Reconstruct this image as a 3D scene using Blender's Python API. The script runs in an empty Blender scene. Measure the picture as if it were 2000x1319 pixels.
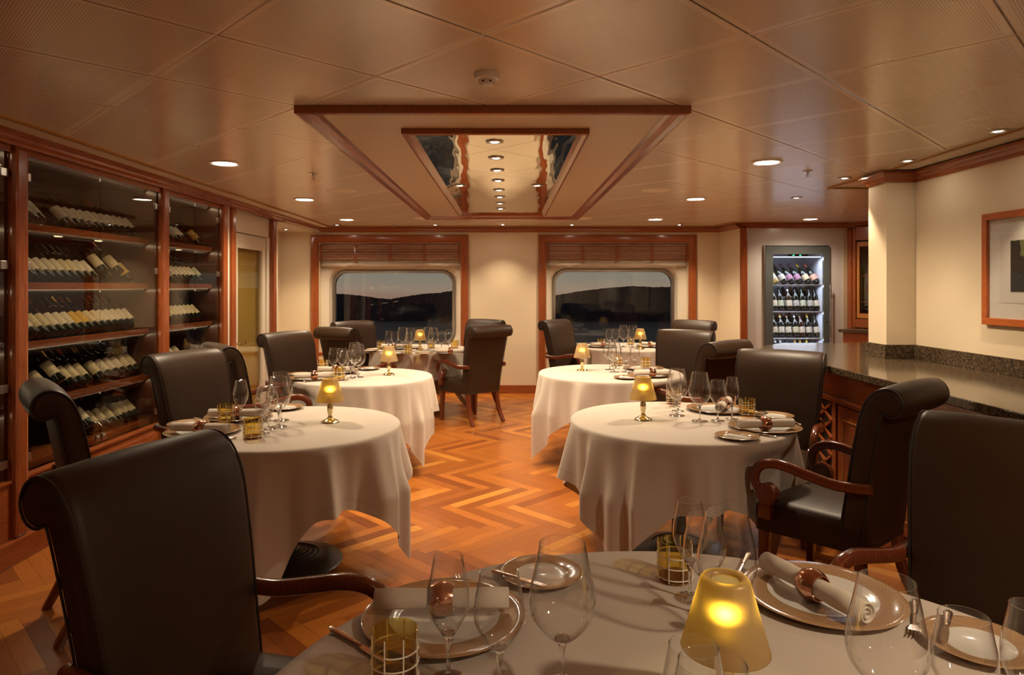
import bpy, bmesh, math, random
from mathutils import Vector, Matrix
random.seed(7)
PI = math.pi
sc = bpy.context.scene
col = sc.collection

# ------------------------------------------------------------------ camera
F_PX, VX, HY, H = 1315.0, 992.0, 560.0, 1.505       # focal length (px of 2000), vanishing point, eye height
cam_d = bpy.data.cameras.new('camera'); cam = bpy.data.objects.new('camera', cam_d); col.objects.link(cam)
cam.location = (0, 0, H); cam.rotation_euler = (PI/2, 0, 0)
cam_d.sensor_width = 36; cam_d.lens = F_PX/2000*36
cam_d.shift_x = (1000-VX)/2000; cam_d.shift_y = -(659.5-HY)/2000
cam_d.clip_start = .05; cam_d.clip_end = 3000
sc.camera = cam
sc.view_settings.view_transform = 'Standard'; sc.view_settings.look = 'None'
sc.view_settings.gamma = 1; sc.view_settings.use_curve_mapping = False
sc.view_settings.exposure = 0.12
sc.cycles.max_bounces = 12; sc.cycles.transparent_max_bounces = 40
sc.cycles.glossy_bounces = 5; sc.cycles.diffuse_bounces = 4; sc.cycles.transmission_bounces = 10
sc.cycles.caustics_refractive = False; sc.cycles.caustics_reflective = False
sc.cycles.sample_clamp_indirect = 4

# ------------------------------------------------------------------ world: dusk sky
world = bpy.data.worlds.new('dusk'); sc.world = world; world.use_nodes = True
wt = world.node_tree; wn = wt.nodes; wl = wt.links
bg = wn['Background']
tc = wn.new('ShaderNodeTexCoord'); sx = wn.new('ShaderNodeSeparateXYZ'); wl.new(tc.outputs['Generated'], sx.inputs[0])
nz = wn.new('ShaderNodeTexNoise'); mp = wn.new('ShaderNodeMapping'); mp.inputs['Scale'].default_value = (6, 6, 120)
wl.new(tc.outputs['Generated'], mp.inputs[0]); wl.new(mp.outputs[0], nz.inputs['Vector']); nz.inputs['Scale'].default_value = 2.0; nz.inputs['Detail'].default_value = 6
ad = wn.new('ShaderNodeMath'); ad.operation = 'MULTIPLY_ADD'; wl.new(nz.outputs['Fac'], ad.inputs[0]); ad.inputs[1].default_value = .012; wl.new(sx.outputs['Z'], ad.inputs[2])
mr = wn.new('ShaderNodeMapRange'); mr.inputs['From Min'].default_value = -.03; mr.inputs['From Max'].default_value = .10; wl.new(ad.outputs[0], mr.inputs['Value'])
cr = wn.new('ShaderNodeValToRGB'); wl.new(mr.outputs[0], cr.inputs[0])
e = cr.color_ramp.elements
e[0].position = 0; e[0].color = (.30, .16, .11, 1); e[1].position = 1; e[1].color = (.10, .10, .095, 1)
for p, c in ((.14, (.32, .18, .125, 1)), (.24, (.34, .25, .175, 1)), (.40, (.27, .24, .18, 1))):
    k = e.new(p); k.color = c
wl.new(cr.outputs[0], bg.inputs['Color']); bg.inputs['Strength'].default_value = .9

# light strengths (used by the fixtures' builders below)
W_BIG, W_SPOT, W_MIRROR, W_LAMP = 124, 50, 36, .26
WARM = (1, .79, .54)

# ------------------------------------------------------------------ helpers
def at(px, py, z):
    """world point at height z seen at pixel (px, py): used to read positions off the photograph"""
    Y = F_PX*(H-z)/(py-HY)
    return Vector(((px-VX)*Y/F_PX, Y, z))

def tag(o, label=None, cat=None, group=None, kind=None):
    if label: o['label'] = label
    if cat: o['category'] = cat
    if group: o['group'] = group
    if kind: o['kind'] = kind
    return o

def empty(name, loc=(0, 0, 0), rz=0):
    o = bpy.data.objects.new(name, None); col.objects.link(o); o.location = loc; o.rotation_euler = (0, 0, rz)
    o.empty_display_size = .05
    return o

def kids(o): return [c for c in bpy.data.objects if c.parent == o]
def copy_tree(o, parent=None):
    c = o.copy(); col.objects.link(c)
    if parent: c.parent = parent
    for ch in kids(o): copy_tree(ch, c)
    return c

class MB:
    def __init__(s): s.bm = bmesh.new(); s.uv = s.bm.loops.layers.uv.new('UVMap')
    def quad(s, *vs, mi=0):
        f = s.bm.faces.new([s.bm.verts.new(v) for v in vs]); f.material_index = mi; return f
    def box(s, x0, x1, y0, y1, z0, z1, b=0, M=None):
        r = bmesh.ops.create_cube(s.bm, size=1)
        m = Matrix.Translation(((x0+x1)/2, (y0+y1)/2, (z0+z1)/2)) @ Matrix.Diagonal((abs(x1-x0), abs(y1-y0), abs(z1-z0), 1))
        bmesh.ops.transform(s.bm, matrix=m, verts=r['verts'])
        vs = r['verts']
        if b:
            es = list({e for v in vs for e in v.link_edges})
            rr = bmesh.ops.bevel(s.bm, geom=es, offset=b, segments=2, affect='EDGES', profile=.6)
            vs = list({v for f in rr['faces'] for v in f.verts} | {v for v in vs if v.is_valid})
        if M is not None: bmesh.ops.transform(s.bm, matrix=M, verts=vs)
        return s
    def lathe(s, prof, n=32, M=None, cap0=False, cap1=False, sx=1, sy=1, mi=0):
        rings = []
        for r, z in prof:
            rings.append([s.bm.verts.new((sx*r*math.cos(2*PI*i/n), sy*r*math.sin(2*PI*i/n), z)) for i in range(n)])
        for a, b in zip(rings, rings[1:]):
            for i in range(n):
                f = s.bm.faces.new((a[i], a[(i+1) % n], b[(i+1) % n], b[i])); f.material_index = mi
        if cap0: s.bm.faces.new(rings[0][::-1]).material_index = mi
        if cap1: s.bm.faces.new(rings[-1]).material_index = mi
        if M is not None: bmesh.ops.transform(s.bm, matrix=M, verts=[v for r in rings for v in r])
        return s
    def sweep(s, path, sec, cap=True, up=Vector((1, 0, 0)), scale=None):
        """sweep a 2-D section (a list of (u, v)) along path; u along `up`, v along the normal in the path's plane"""
        P = [Vector(p) for p in path]; rings = []
        for i, p in enumerate(P):
            t = (P[min(i+1, len(P)-1)]-P[max(i-1, 0)]).normalized()
            u = (up-t*up.dot(t)).normalized(); v = t.cross(u)
            k = scale[i] if scale else 1
            rings.append([s.bm.verts.new(p+u*a*k+v*b*k) for a, b in sec])
        n = len(sec)
        for a, b in zip(rings, rings[1:]):
            for i in range(n): s.bm.faces.new((a[i], a[(i+1) % n], b[(i+1) % n], b[i]))
        if cap: s.bm.faces.new(rings[0][::-1]); s.bm.faces.new(rings[-1])
        return s
    def tube(s, path, r, n=8, scale=None, up=None):
        d = Vector(path[-1])-Vector(path[0])
        up = up or (Vector((0, 0, 1)) if abs(d.normalized().z) < .8 else Vector((1, 0, 0)))
        return s.sweep(path, [(r*math.cos(2*PI*i/n), r*math.sin(2*PI*i/n)) for i in range(n)], up=up, scale=scale)
    def prism(s, pts, axis, a0, a1):
        """closed polygon pts in the plane across `axis` (0 x: (y,z), 1 y: (x,z), 2 z: (x,y))"""
        def P(p, a): return (a, p[0], p[1]) if axis == 0 else (p[0], a, p[1]) if axis == 1 else (p[0], p[1], a)
        A = [s.bm.verts.new(P(p, a0)) for p in pts]; B = [s.bm.verts.new(P(p, a1)) for p in pts]; n = len(pts)
        for i in range(n): s.bm.faces.new((A[i], A[(i+1) % n], B[(i+1) % n], B[i]))
        s.bm.faces.new(A[::-1]); s.bm.faces.new(B)
        return s
    def xf(s, M): bmesh.ops.transform(s.bm, matrix=M, verts=s.bm.verts[:]); return s
    def build(s, name, mats, parent=None, smooth=False, loc=None, rot=None, angle=None):
        bmesh.ops.recalc_face_normals(s.bm, faces=s.bm.faces[:])
        me = bpy.data.meshes.new(name); 
        if smooth:
            for f in s.bm.faces: f.smooth = True
            lim = math.radians(angle or 40)
            for e in s.bm.edges:
                if len(e.link_faces) == 2 and e.calc_face_angle(0) > lim: e.smooth = False
        s.bm.to_mesh(me); s.bm.free()
        for m in (mats if isinstance(mats, (list, tuple)) else [mats]): me.materials.append(m)
        o = bpy.data.objects.new(name, me); col.objects.link(o)
        if parent: o.parent = parent
        if loc: o.location = loc
        if rot: o.rotation_euler = rot
        return o

def struct(name, mb, m, parent=None, **k):
    o = mb.build(name, m, parent, **k)
    if not parent: o['kind'] = 'structure'
    return o
def R(*a): return Matrix.Rotation(*a)
def T(x, y, z): return Matrix.Translation((x, y, z))

# ------------------------------------------------------------------ materials
class N:
    def __init__(s, name):
        s.m = bpy.data.materials.new(name); s.m.use_nodes = True; s.t = s.m.node_tree; s.n = s.t.nodes
        s.p = s.n['Principled BSDF']; s.out = s.n['Material Output']
    def new(s, typ, **k):
        x = s.n.new('ShaderNode'+typ)
        for a, b in k.items():
            if hasattr(x, a): setattr(x, a, b)
        return x
    def link(s, a, b): s.t.links.new(a, b)
    def math(s, op, a, b=None, c=None):
        x = s.new('Math', operation=op)
        for i, v in enumerate((a, b, c)):
            if v is None: continue
            if isinstance(v, (int, float)): x.inputs[i].default_value = v
            else: s.link(v, x.inputs[i])
        return x.outputs[0]
    def mix(s, f, a, b, mode='MIX'):
        x = s.new('Mix', data_type='RGBA', blend_type=mode)
        for i, v in ((0, f), (6, a), (7, b)):
            if isinstance(v, (int, float)): x.inputs[i].default_value = v
            elif isinstance(v, tuple): x.inputs[i].default_value = (*v[:3], 1)
            else: s.link(v, x.inputs[i])
        return x.outputs[2]
    def bump(s, h, st=.3, d=.002):
        b = s.new('Bump'); b.inputs['Strength'].default_value = st; b.inputs['Distance'].default_value = d
        s.link(h, b.inputs['Height']); s.link(b.outputs[0], s.p.inputs['Normal']); return b
    def coord(s, which='Object'): return s.new('TexCoord').outputs[which]
    def noise(s, vec, scale, detail=3, sc3=None, rough=.5):
        if sc3:
            m = s.new('Mapping'); m.inputs['Scale'].default_value = sc3; s.link(vec, m.inputs[0]); vec = m.outputs[0]
        x = s.new('TexNoise'); x.inputs['Scale'].default_value = scale; x.inputs['Detail'].default_value = detail; x.inputs['Roughness'].default_value = rough
        s.link(vec, x.inputs['Vector']); return x.outputs['Fac']
    def set(s, c=None, r=None, metal=None, **k):
        if c is not None:
            if isinstance(c, tuple): s.p.inputs['Base Color'].default_value = (*c[:3], 1)
            else: s.link(c, s.p.inputs['Base Color'])
        if r is not None: s.p.inputs['Roughness'].default_value = r
        if metal is not None: s.p.inputs['Metallic'].default_value = metal
        for a, b in k.items(): s.p.inputs[a.replace('_', ' ')].default_value = b
        return s

def plain(name, c, r=.5, metal=0, bump=0, bscale=200, **k):
    n = N(name); v = n.noise(n.coord(), bscale, 3)
    dark = tuple(x*.88 for x in c)
    n.set(n.mix(v, c, dark), r, metal, **k)
    if bump: n.bump(v, bump, .001)
    return n.m
def emit(name, c, s):
    n = N(name); n.set((0, 0, 0), .5); n.p.inputs['Emission Color'].default_value = (*c, 1); n.p.inputs['Emission Strength'].default_value = s; return n.m
def wood(name, c1, c2, r=.25, axis=2, scale=14, coat=.5):
    n = N(name); s3 = [14, 14, 14]; s3[axis] = .7
    v = n.noise(n.coord(), scale, 5, tuple(s3), .6)
    rp = n.new('ValToRGB'); n.link(v, rp.inputs[0]); rp.color_ramp.elements[0].position = .35; rp.color_ramp.elements[1].position = .68
    rp.color_ramp.elements[0].color = (*c2, 1); rp.color_ramp.elements[1].color = (*c1, 1)
    n.set(rp.outputs[0], r, Coat_Weight=coat, Coat_Roughness=.12); return n.m
def thin_glass(name, tint=(.99, .99, .99), edge=(.75, .77, .78), base=.04, k=.8, pw=3.0, rough=0.0):
    """single-walled clear glass: see-through film with a mirror reflection that grows at grazing angles"""
    n = N(name); n.n.remove(n.p)
    lw = n.new('LayerWeight'); lw.inputs['Blend'].default_value = .5
    f = n.math('POWER', lw.outputs['Facing'], pw); f2 = n.math('MULTIPLY_ADD', f, k, base)
    tr = n.new('BsdfTransparent'); gl = n.new('BsdfGlossy'); gl.inputs['Roughness'].default_value = rough
    n.link(n.mix(f, tint, edge), tr.inputs['Color'])
    ms = n.new('MixShader'); n.link(f2, ms.inputs[0]); n.link(tr.outputs[0], ms.inputs[1]); n.link(gl.outputs[0], ms.inputs[2])
    n.link(ms.outputs[0], n.out.inputs['Surface']); return n.m

MAHOG = wood('mahogany', (.36, .095, .024), (.22, .052, .014))
MAHOG_H = wood('mahogany_grain_along_y', (.36, .095, .024), (.22, .052, .014), axis=1)
MAHOG_X = wood('mahogany_grain_along_x', (.36, .095, .024), (.22, .052, .014), axis=0)
CHAIRWOOD = wood('chair_wood', (.16, .036, .012), (.10, .021, .008), r=.18)
DARKWOOD = wood('cabinet_interior_wood', (.10, .030, .012), (.05, .014, .007), r=.4, axis=1)
INLAY = plain('inlay', (.50, .20, .05), .3)
CHERRY = wood('cherry_frame', (.50, .125, .022), (.36, .08, .015), r=.35, axis=1, coat=.2)
GOLDTRIM = plain('gilded_bead', (.45, .24, .06), .3, .6)
def leather():
    n = N('brown_leather'); v = n.new('TexVoronoi'); v.inputs['Scale'].default_value = 420; n.link(n.coord(), v.inputs['Vector'])
    w = n.noise(n.coord(), 5, 3)
    n.set(n.mix(w, (.040, .0195, .0085), (.028, .0140, .0065)), .44, Specular_IOR_Level=.32)
    h = n.math('MULTIPLY_ADD', w, 6, v.outputs['Distance']); n.bump(h, .12, .0012); return n.m
LEATHER = leather()
PIPING = plain('leather_piping', (.018, .010, .007), .45)
def wallpaper():
    n = N('wallpaper'); v = n.noise(n.coord(), 60, 4, (1, 1, 2.2)); w = n.new('TexWave', bands_direction='Z'); w.inputs['Scale'].default_value = 55
    w.inputs['Distortion'].default_value = 6; w.inputs['Detail'].default_value = 3; n.link(n.coord(), w.inputs['Vector'])
    n.set(n.mix(v, (.76, .64, .455), (.70, .585, .41)), .75); n.bump(n.math('MULTIPLY_ADD', w.outputs['Fac'], .35, v), .22, .0015); return n.m
WALLP = wallpaper()
CREAM = plain('cream_paint', (.68, .60, .48), .55)
IVORY = plain('ivory_panel', (.70, .62, .50), .4)
FRIDGEWALL = plain('pale_laminate', (.62, .60, .60), .22)
def ceiling_mat(name, perf=True, mirror=False):
    n = N(name); g = n.new('NewGeometry'); sp = n.new('SeparateXYZ'); n.link(g.outputs['Position'], sp.inputs[0])
    def rot(a, b, off):   # coordinate across one family of joints, in metres
        x = n.math('ADD', n.math('MULTIPLY', sp.outputs[0], a), n.math('MULTIPLY', sp.outputs[1], b)); return n.math('SUBTRACT', x, off)
    q = 1/math.sqrt(2); P = .6258
    us = [rot(q, q, 1.5196), rot(-q, q, 1.637)]
    def edge(u):          # distance to the nearest joint
        f = n.math('FRACT', n.math('ADD', n.math('DIVIDE', u, P), 100.0))
        return n.math('MULTIPLY', n.math('MINIMUM', f, n.math('SUBTRACT', 1.0, f)), P)
    d = n.math('MINIMUM', edge(us[0]), edge(us[1]))
    joint = n.math('LESS_THAN', d, .0032)
    if mirror:
        v = n.noise(n.coord(), 1.0, 2, (6, 1.1, 1)); 
        n.set(n.mix(joint, (.88, .80, .66), (.30, .22, .13)), .015, 1.0)
        n.bump(v, .8, .008); return n.m
    c = (.86, .77, .64)
    if perf:
        S = .0088
        def cell(u):
            f = n.math('FRACT', n.math('ADD', n.math('DIVIDE', u, S), 1000.0)); f = n.math('SUBTRACT', f, .5); return n.math('MULTIPLY', f, f)
        dot = n.math('LESS_THAN', n.math('ADD', cell(us[0]), cell(us[1])), .05)
        dot = n.math('MULTIPLY', dot, n.math('GREATER_THAN', d, .028))
        cc = n.mix(dot, c, (.16, .12, .085))
    else: cc = c
    jl = n.math('LESS_THAN', edge(us[0]), .0034)
    n.set(n.mix(joint, cc, n.mix(jl, (.16, .11, .07), (.95, .90, .82))), .23, 0.0, Specular_IOR_Level=1.0)
    n.p.inputs['Metallic'].default_value = .08
    v = n.noise(n.coord(), 1.5, 2)
    b = n.bump(n.math('MULTIPLY', n.math('MINIMUM', d, .006), 1.0), .6, 1.0)
    return n.m
CEIL = ceiling_mat('perforated_ceiling_panels')
MIRROR = ceiling_mat('ceiling_mirror', mirror=True)
def floor_mat():
    n = N('herringbone_parquet'); uv = n.coord('UV'); a = n.new('Attribute', attribute_name='plank'); 
    v = n.noise(uv, 3.0, 6, (2.2, 75, 1), .7)
    rp = n.new('ValToRGB'); n.link(a.outputs['Fac'], rp.inputs[0]); el = rp.color_ramp.elements
    el[0].color = (.22, .058, .010, 1); el[1].color = (.60, .24, .038, 1)
    k = el.new(.35); k.color = (.35, .105, .016, 1); k = el.new(.75); k.color = (.46, .150, .022, 1)
    v = n.math('MULTIPLY', n.math('SUBTRACT', v, .38), 2.4)
    v.node.use_clamp = True
    c = n.mix(n.math('MULTIPLY', v, .7), rp.outputs[0], (.15, .042, .012))
    n.set(c, .30, Coat_Weight=.10, Coat_Roughness=.15, Specular_IOR_Level=.4)
    n.bump(v, .04, .001); return n.m
FLOOR = floor_mat()
def cloth_mat():
    n = N('linen_tablecloth'); v = n.noise(n.coord(), 380, 2, (1, 1, 1)); w = n.noise(n.coord(), 7, 4)
    uv = n.new('SeparateXYZ'); n.link(n.coord('UV'), uv.inputs[0])
    # hem stitched 5 cm above the edge (uv.y is the distance to the hem in metres)
    s = n.math('LESS_THAN', n.math('ABSOLUTE', n.math('SUBTRACT', uv.outputs[1], .052)), .0018)
    n.set(n.mix(s, n.mix(v, (.54, .465, .395), (.48, .41, .345)), (.40, .33, .27)), .85, Sheen_Weight=.15)
    n.bump(n.math('ADD', n.math('MULTIPLY', v, .25), n.math('MULTIPLY', w, 2.0)), .28, .003); return n.m
CLOTH = cloth_mat()
NAPKIN = plain('linen_napkin', (.66, .58, .49), .85, bump=.3, bscale=500)
COPPER = plain('copper_plated', (.62, .33, .22), .16, 1.0)
SILVER = plain('silver_plate', (.80, .66, .55), .12, 1.0)
CHROME = plain('polished_brass', (.78, .66, .38), .10, 1.0)
STEEL = plain('brushed_steel', (.60, .58, .55), .28, 1.0)
IRON = plain('black_iron', (.02, .018, .014), .38)
WHITEP = plain('white_plastic', (.92, .92, .92), .4)
BLACK = plain('black_rubber', (.01, .01, .01), .5)
def china(name, r_in):
    n = N(name); sp = n.new('SeparateXYZ'); n.link(n.coord(), sp.inputs[0])
    r = n.math('SQRT', n.math('ADD', n.math('POWER', sp.outputs[0], 2.0), n.math('POWER', sp.outputs[1], 2.0)))
    rim = n.math('GREATER_THAN', r, r_in)
    ang = n.math('ARCTAN2', sp.outputs[1], sp.outputs[0])
    def wv(s): return n.math('ABSOLUTE', n.math('SINE', n.math('ADD', n.math('MULTIPLY', ang, 42.0), n.math('MULTIPLY', r, s))))
    ln = n.math('LESS_THAN', n.math('MINIMUM', wv(320), wv(-320)), .16)
    tan = n.mix(n.math('MULTIPLY', ln, .35), (.34, .195, .095), (.62, .46, .30))
    n.set(n.mix(rim, (.66, .64, .60), tan), .12, Coat_Weight=.5, Coat_Roughness=.04); return n.m
CHINA_L = china('charger_china', .124); CHINA_S = china('bread_plate_china', .066)
GLASS = thin_glass('clear_glass', edge=(.90, .90, .90), base=.055, k=1.5, pw=3.0)
GLASS_B = thin_glass('glass_foot', edge=(.85, .86, .86), k=.9, pw=2.2, base=.08)
def solid_glass():
    n = N('solid_glass'); n.n.remove(n.p); g = n.new('BsdfGlass'); g.inputs['IOR'].default_value = 1.45; g.inputs['Color'].default_value = (.95, .95, .95, 1)
    n.link(g.outputs[0], n.out.inputs['Surface']); return n.m
STEMGLASS = solid_glass()
AMBER = thin_glass('amber_glass', tint=(.96, .87, .52), edge=(.80, .58, .16), base=.05, k=.5, pw=2.5)
AMBER_D = thin_glass('thick_amber_glass', tint=(.62, .33, .05), edge=(.4, .16, .02), base=.05, k=.5, pw=2.5)
LINEW = plain('white_enamel_line', (.85, .78, .66), .5)
DOORGLASS = thin_glass('cabinet_door_glass', tint=(.80, .78, .72), edge=(.7, .66, .6), base=.055, k=.5, pw=4.0)
WINDOWGLASS = thin_glass('window_glass', tint=(.86, .88, .90), edge=(.7, .7, .72), base=.065, k=.7, pw=3.5)
FROST = thin_glass('tinted_door_glass', tint=(.86, .80, .62), edge=(.5, .45, .35), base=.07, k=.35, pw=3.5, rough=.02)
FRIDGEGLASS = thin_glass('cooler_glass', tint=(.95, .96, .98), base=.07, k=.8, pw=4)
BOTTLE_G = plain('dark_green_bottle', (.006, .010, .005), .07)
BOTTLE_B = plain('brown_bottle', (.03, .013, .005), .07)
BOTTLE_C = plain('pale_gold_bottle', (.45, .32, .08), .12)
def label_mat(name, c, ink=(.18, .13, .10)):
    n = N(name); v = n.new('SeparateXYZ'); n.link(n.coord('UV'), v.inputs[0])
    row = n.math('ABSOLUTE', n.math('SINE', n.math('MULTIPLY', v.outputs[1], 21.0)))
    nn = n.noise(n.coord('UV'), 30, 2, (1.6, .25, 1))
    inner = n.math('LESS_THAN', n.math('ABSOLUTE', n.math('SUBTRACT', v.outputs[0], .5)), .32)
    l = n.math('MULTIPLY', n.math('MULTIPLY', n.math('GREATER_THAN', row, .90), n.math('GREATER_THAN', nn, .45)), inner)
    n.set(n.mix(n.math('MULTIPLY', l, .7), c, ink), .65); return n.m
LAB = {'white': label_mat('white_paper_label', (.66, .60, .48)), 'cream': label_mat('cream_paper_label', (.60, .52, .34)),
       'yellow': label_mat('yellow_paper_label', (.62, .40, .05)), 'green': label_mat('pale_green_label', (.50, .56, .42)),
       'pink': label_mat('pink_label', (.75, .42, .33)), 'purple': label_mat('purple_label', (.32, .16, .28)), 'silver': label_mat('grey_label', (.45, .45, .42))}
CAPS = {'red': plain('red_foil', (.28, .03, .02), .3, .4), 'gold': plain('gold_foil', (.65, .44, .10), .25, .8), 'black': plain('black_foil', (.015, .013, .013), .3),
        'green': plain('dark_green_foil', (.02, .07, .05), .3, .4), 'silver': plain('silver_foil', (.65, .65, .66), .3, .7), 'yellow': plain('yellow_foil', (.65, .52, .05), .35, .3),
        'brown': plain('bronze_foil', (.22, .12, .07), .3, .6), 'purple': plain('plum_foil', (.10, .06, .08), .3, .5), 'copper': plain('pink_copper_foil', (.45, .12, .07), .3, .6)}
def granite():
    n = N('brown_granite'); v = n.new('TexVoronoi'); v.inputs['Scale'].default_value = 140; n.link(n.coord(), v.inputs['Vector'])
    a = n.noise(n.coord(), 90, 5, None, .7); rp = n.new('ValToRGB'); n.link(a, rp.inputs[0]); el = rp.color_ramp.elements
    el[0].position = .38; el[0].color = (.018, .014, .010, 1); el[1].position = .72; el[1].color = (.27, .18, .10, 1); k = el.new(.55); k.color = (.09, .06, .035, 1)
    c = n.mix(n.math('GREATER_THAN', n.noise(n.coord(), 230, 2), .69), rp.outputs[0], (.42, .38, .30))
    n.set(c, .13, Specular_IOR_Level=.38); return n.m
GRANITE = granite()
BAMBOO = wood('bamboo_slats', (.58, .32, .18), (.22, .08, .045), r=.55, axis=0, coat=0, scale=22)
SHADECLOTH = plain('roman_shade_cloth', (.55, .46, .36), .85)
SLATE = plain('cooler_door_frame', (.10, .115, .12), .2)
LED = emit('cool_white_led', (.80, .87, 1.0), 2)
GREENLED = emit('green_display', (.05, 1, .3), 3)
LAMPGLOW = emit('warm_lamp_disc', (1, .84, .62), 40)
SPOTGLOW = emit('spot_bulb', (1, .88, .70), 120)
BULB = emit('candle_bulb', (1, .70, .18), 1.5)
def shade_mat():
    n = N('frosted_amber_shade'); n.n.remove(n.p)
    t = n.new('BsdfTranslucent'); t.inputs['Color'].default_value = (.60, .40, .12, 1)
    d = n.new('BsdfDiffuse'); d.inputs['Color'].default_value = (.27, .215, .165, 1)
    g = n.new('BsdfGlossy'); g.inputs['Roughness'].default_value = .35; g.inputs['Color'].default_value = (.8, .6, .4, 1)
    rf = n.new('BsdfRefraction'); rf.inputs['IOR'].default_value = 1.5; rf.inputs['Roughness'].default_value = .72; rf.inputs['Color'].default_value = (1, .62, .09, 1)
    m0 = n.new('MixShader'); m0.inputs[0].default_value = .82; n.link(t.outputs[0], m0.inputs[1]); n.link(rf.outputs[0], m0.inputs[2])
    m1 = n.new('MixShader'); m1.inputs[0].default_value = .48; n.link(d.outputs[0], m1.inputs[1]); n.link(m0.outputs[0], m1.inputs[2])
    m2 = n.new('MixShader'); m2.inputs[0].default_value = .06; n.link(m1.outputs[0], m2.inputs[1]); n.link(g.outputs[0], m2.inputs[2])
    n.link(m2.outputs[0], n.out.inputs['Surface']); return n.m
SHADE = shade_mat()

# ================================================================== THE ROOM
CEIL_Z = 2.34
XL, XR, YB, YF = -2.70, 2.92, 9.50, -2.6
# floor: every plank of the herringbone a face of one floor mesh
def build_floor():
    mb = MB(); bm = mb.bm; lay = bm.faces.layers.float.new('plank')
    W, L = .080, .560; c, s = math.cos(-PI/4), math.sin(-PI/4)
    def add(x0, y0, x1, y1, vert):
        cx, cy = (x0+x1)/2, (y0+y1)/2; X, Y = c*cx-s*cy+.1, s*cx+c*cy+3
        if not (-3.9 < X < 6.2 and -3.0 < Y < 10.0): return
        g = .0006; P = [(x0+g, y0+g), (x1-g, y0+g), (x1-g, y1-g), (x0+g, y1-g)]
        f = mb.quad(*[(c*a-s*b+.1, s*a+c*b+3, 0) for a, b in P])
        f[lay] = min(1, max(0, random.gauss(.5, .27)))
        o = random.random()*40; uvs = [(o, o), (o+L, o), (o+L, o+W), (o, o+W)]
        if vert: uvs = [(o, o), (o, o+W), (o+L, o+W), (o+L, o)]
        for lp, u in zip(f.loops, uvs): lp[mb.uv].uv = u
    for i in range(-200, 201):
        for j in range(-16, 17):
            bx, by = i*W+j*L, i*W-j*L
            add(bx, by, bx+L, by+W, False); add(bx+L, by+W-L, bx+L+W, by+W, True)
    mb.bm.faces.ensure_lookup_table()
    o = mb.build('floor', FLOOR); o['kind'] = 'structure'
    sub = MB(); sub.box(-4.0, 6.3, -3.0, 10.0, -.06, -.001); s2 = sub.build('subfloor', plain('floor_joint', (.06, .02, .008), .6), o)
build_floor()
# ceiling with a hole for nothing: one slab of diagonal perforated panels
struct('ceiling', MB().box(-4.0, 6.3, -3.0, 9.7, CEIL_Z, CEIL_Z+.08), CEIL)

# back wall with two openings
def back_wall():
    mb = MB(); y0, y1 = YB, YB+.12
    A0, A1, B0, B1, ZB, ZT = -2.66, -.665, .54, 2.545, .0, 2.12
    for x0, x1, z0, z1 in ((-3.3, A0, 0, CEIL_Z), (A1, B0, 0, CEIL_Z), (B1, 3.1, 0, CEIL_Z), (A0, A1, ZT, CEIL_Z), (B0, B1, ZT, CEIL_Z), (A0, A1, 0, .54), (B0, B1, 0, .54)):
        mb.box(x0, x1, y0, y1, z0, z1)
    struct('wall_back', mb, WALLP)
back_wall()
struct('wall_left', MB().box(-3.75, -3.40, YF, 7.98, 0, CEIL_Z), WALLP)
struct('wall_niche', MB().box(-3.35, -3.21, 7.92, YB, 0, CEIL_Z), WALLP)
struct('wall_right', MB().box(XR, XR+.12, YF, 4.815, 0, CEIL_Z), WALLP)
struct('wall_pillar', MB().box(2.71, XR+.12, 4.82, 5.06, 0, CEIL_Z), WALLP)
struct('wall_front', MB().box(-3.6, 3.2, YF-.12, YF, 0, CEIL_Z), WALLP)
struct('wall_alcove', MB().box(5.4, 5.5, 5.0, 9.0, 0, CEIL_Z).box(XR+.1, 5.5, 4.95, 5.06, 0, CEIL_Z), WALLP)
struct('wall_angled', MB().prism([(2.99, 9.52), (3.06, 8.85), (3.12, 8.85), (3.12, 9.52)], 2, 0, CEIL_Z), WALLP)
# cooler wall: pale laminate with the cooler's opening left free
FX0, FX1, FZ1, FY = 3.36, 4.23, 2.045, 8.85
struct('wall_cooler', MB().box(3.12, FX0, FY, FY+.10, 0, CEIL_Z).box(FX1, 4.46, FY, FY+.10, 0, CEIL_Z).box(FX0, FX1, FY, FY+.10, FZ1, CEIL_Z), FRIDGEWALL)
struct('trim_1', MB().box(3.045, 3.135, FY-.05, FY, 0, 2.28, .012), MAHOG)
struct('trim_2', MB().box(4.40, 4.45, FY-.02, FY, 0, 2.28), plain('beige_strip', (.55, .46, .33), .5))
struct('trim_3', MB().box(4.45, 4.575, FY-.10, FY+.1, 0, 2.27, .03), MAHOG)

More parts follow.
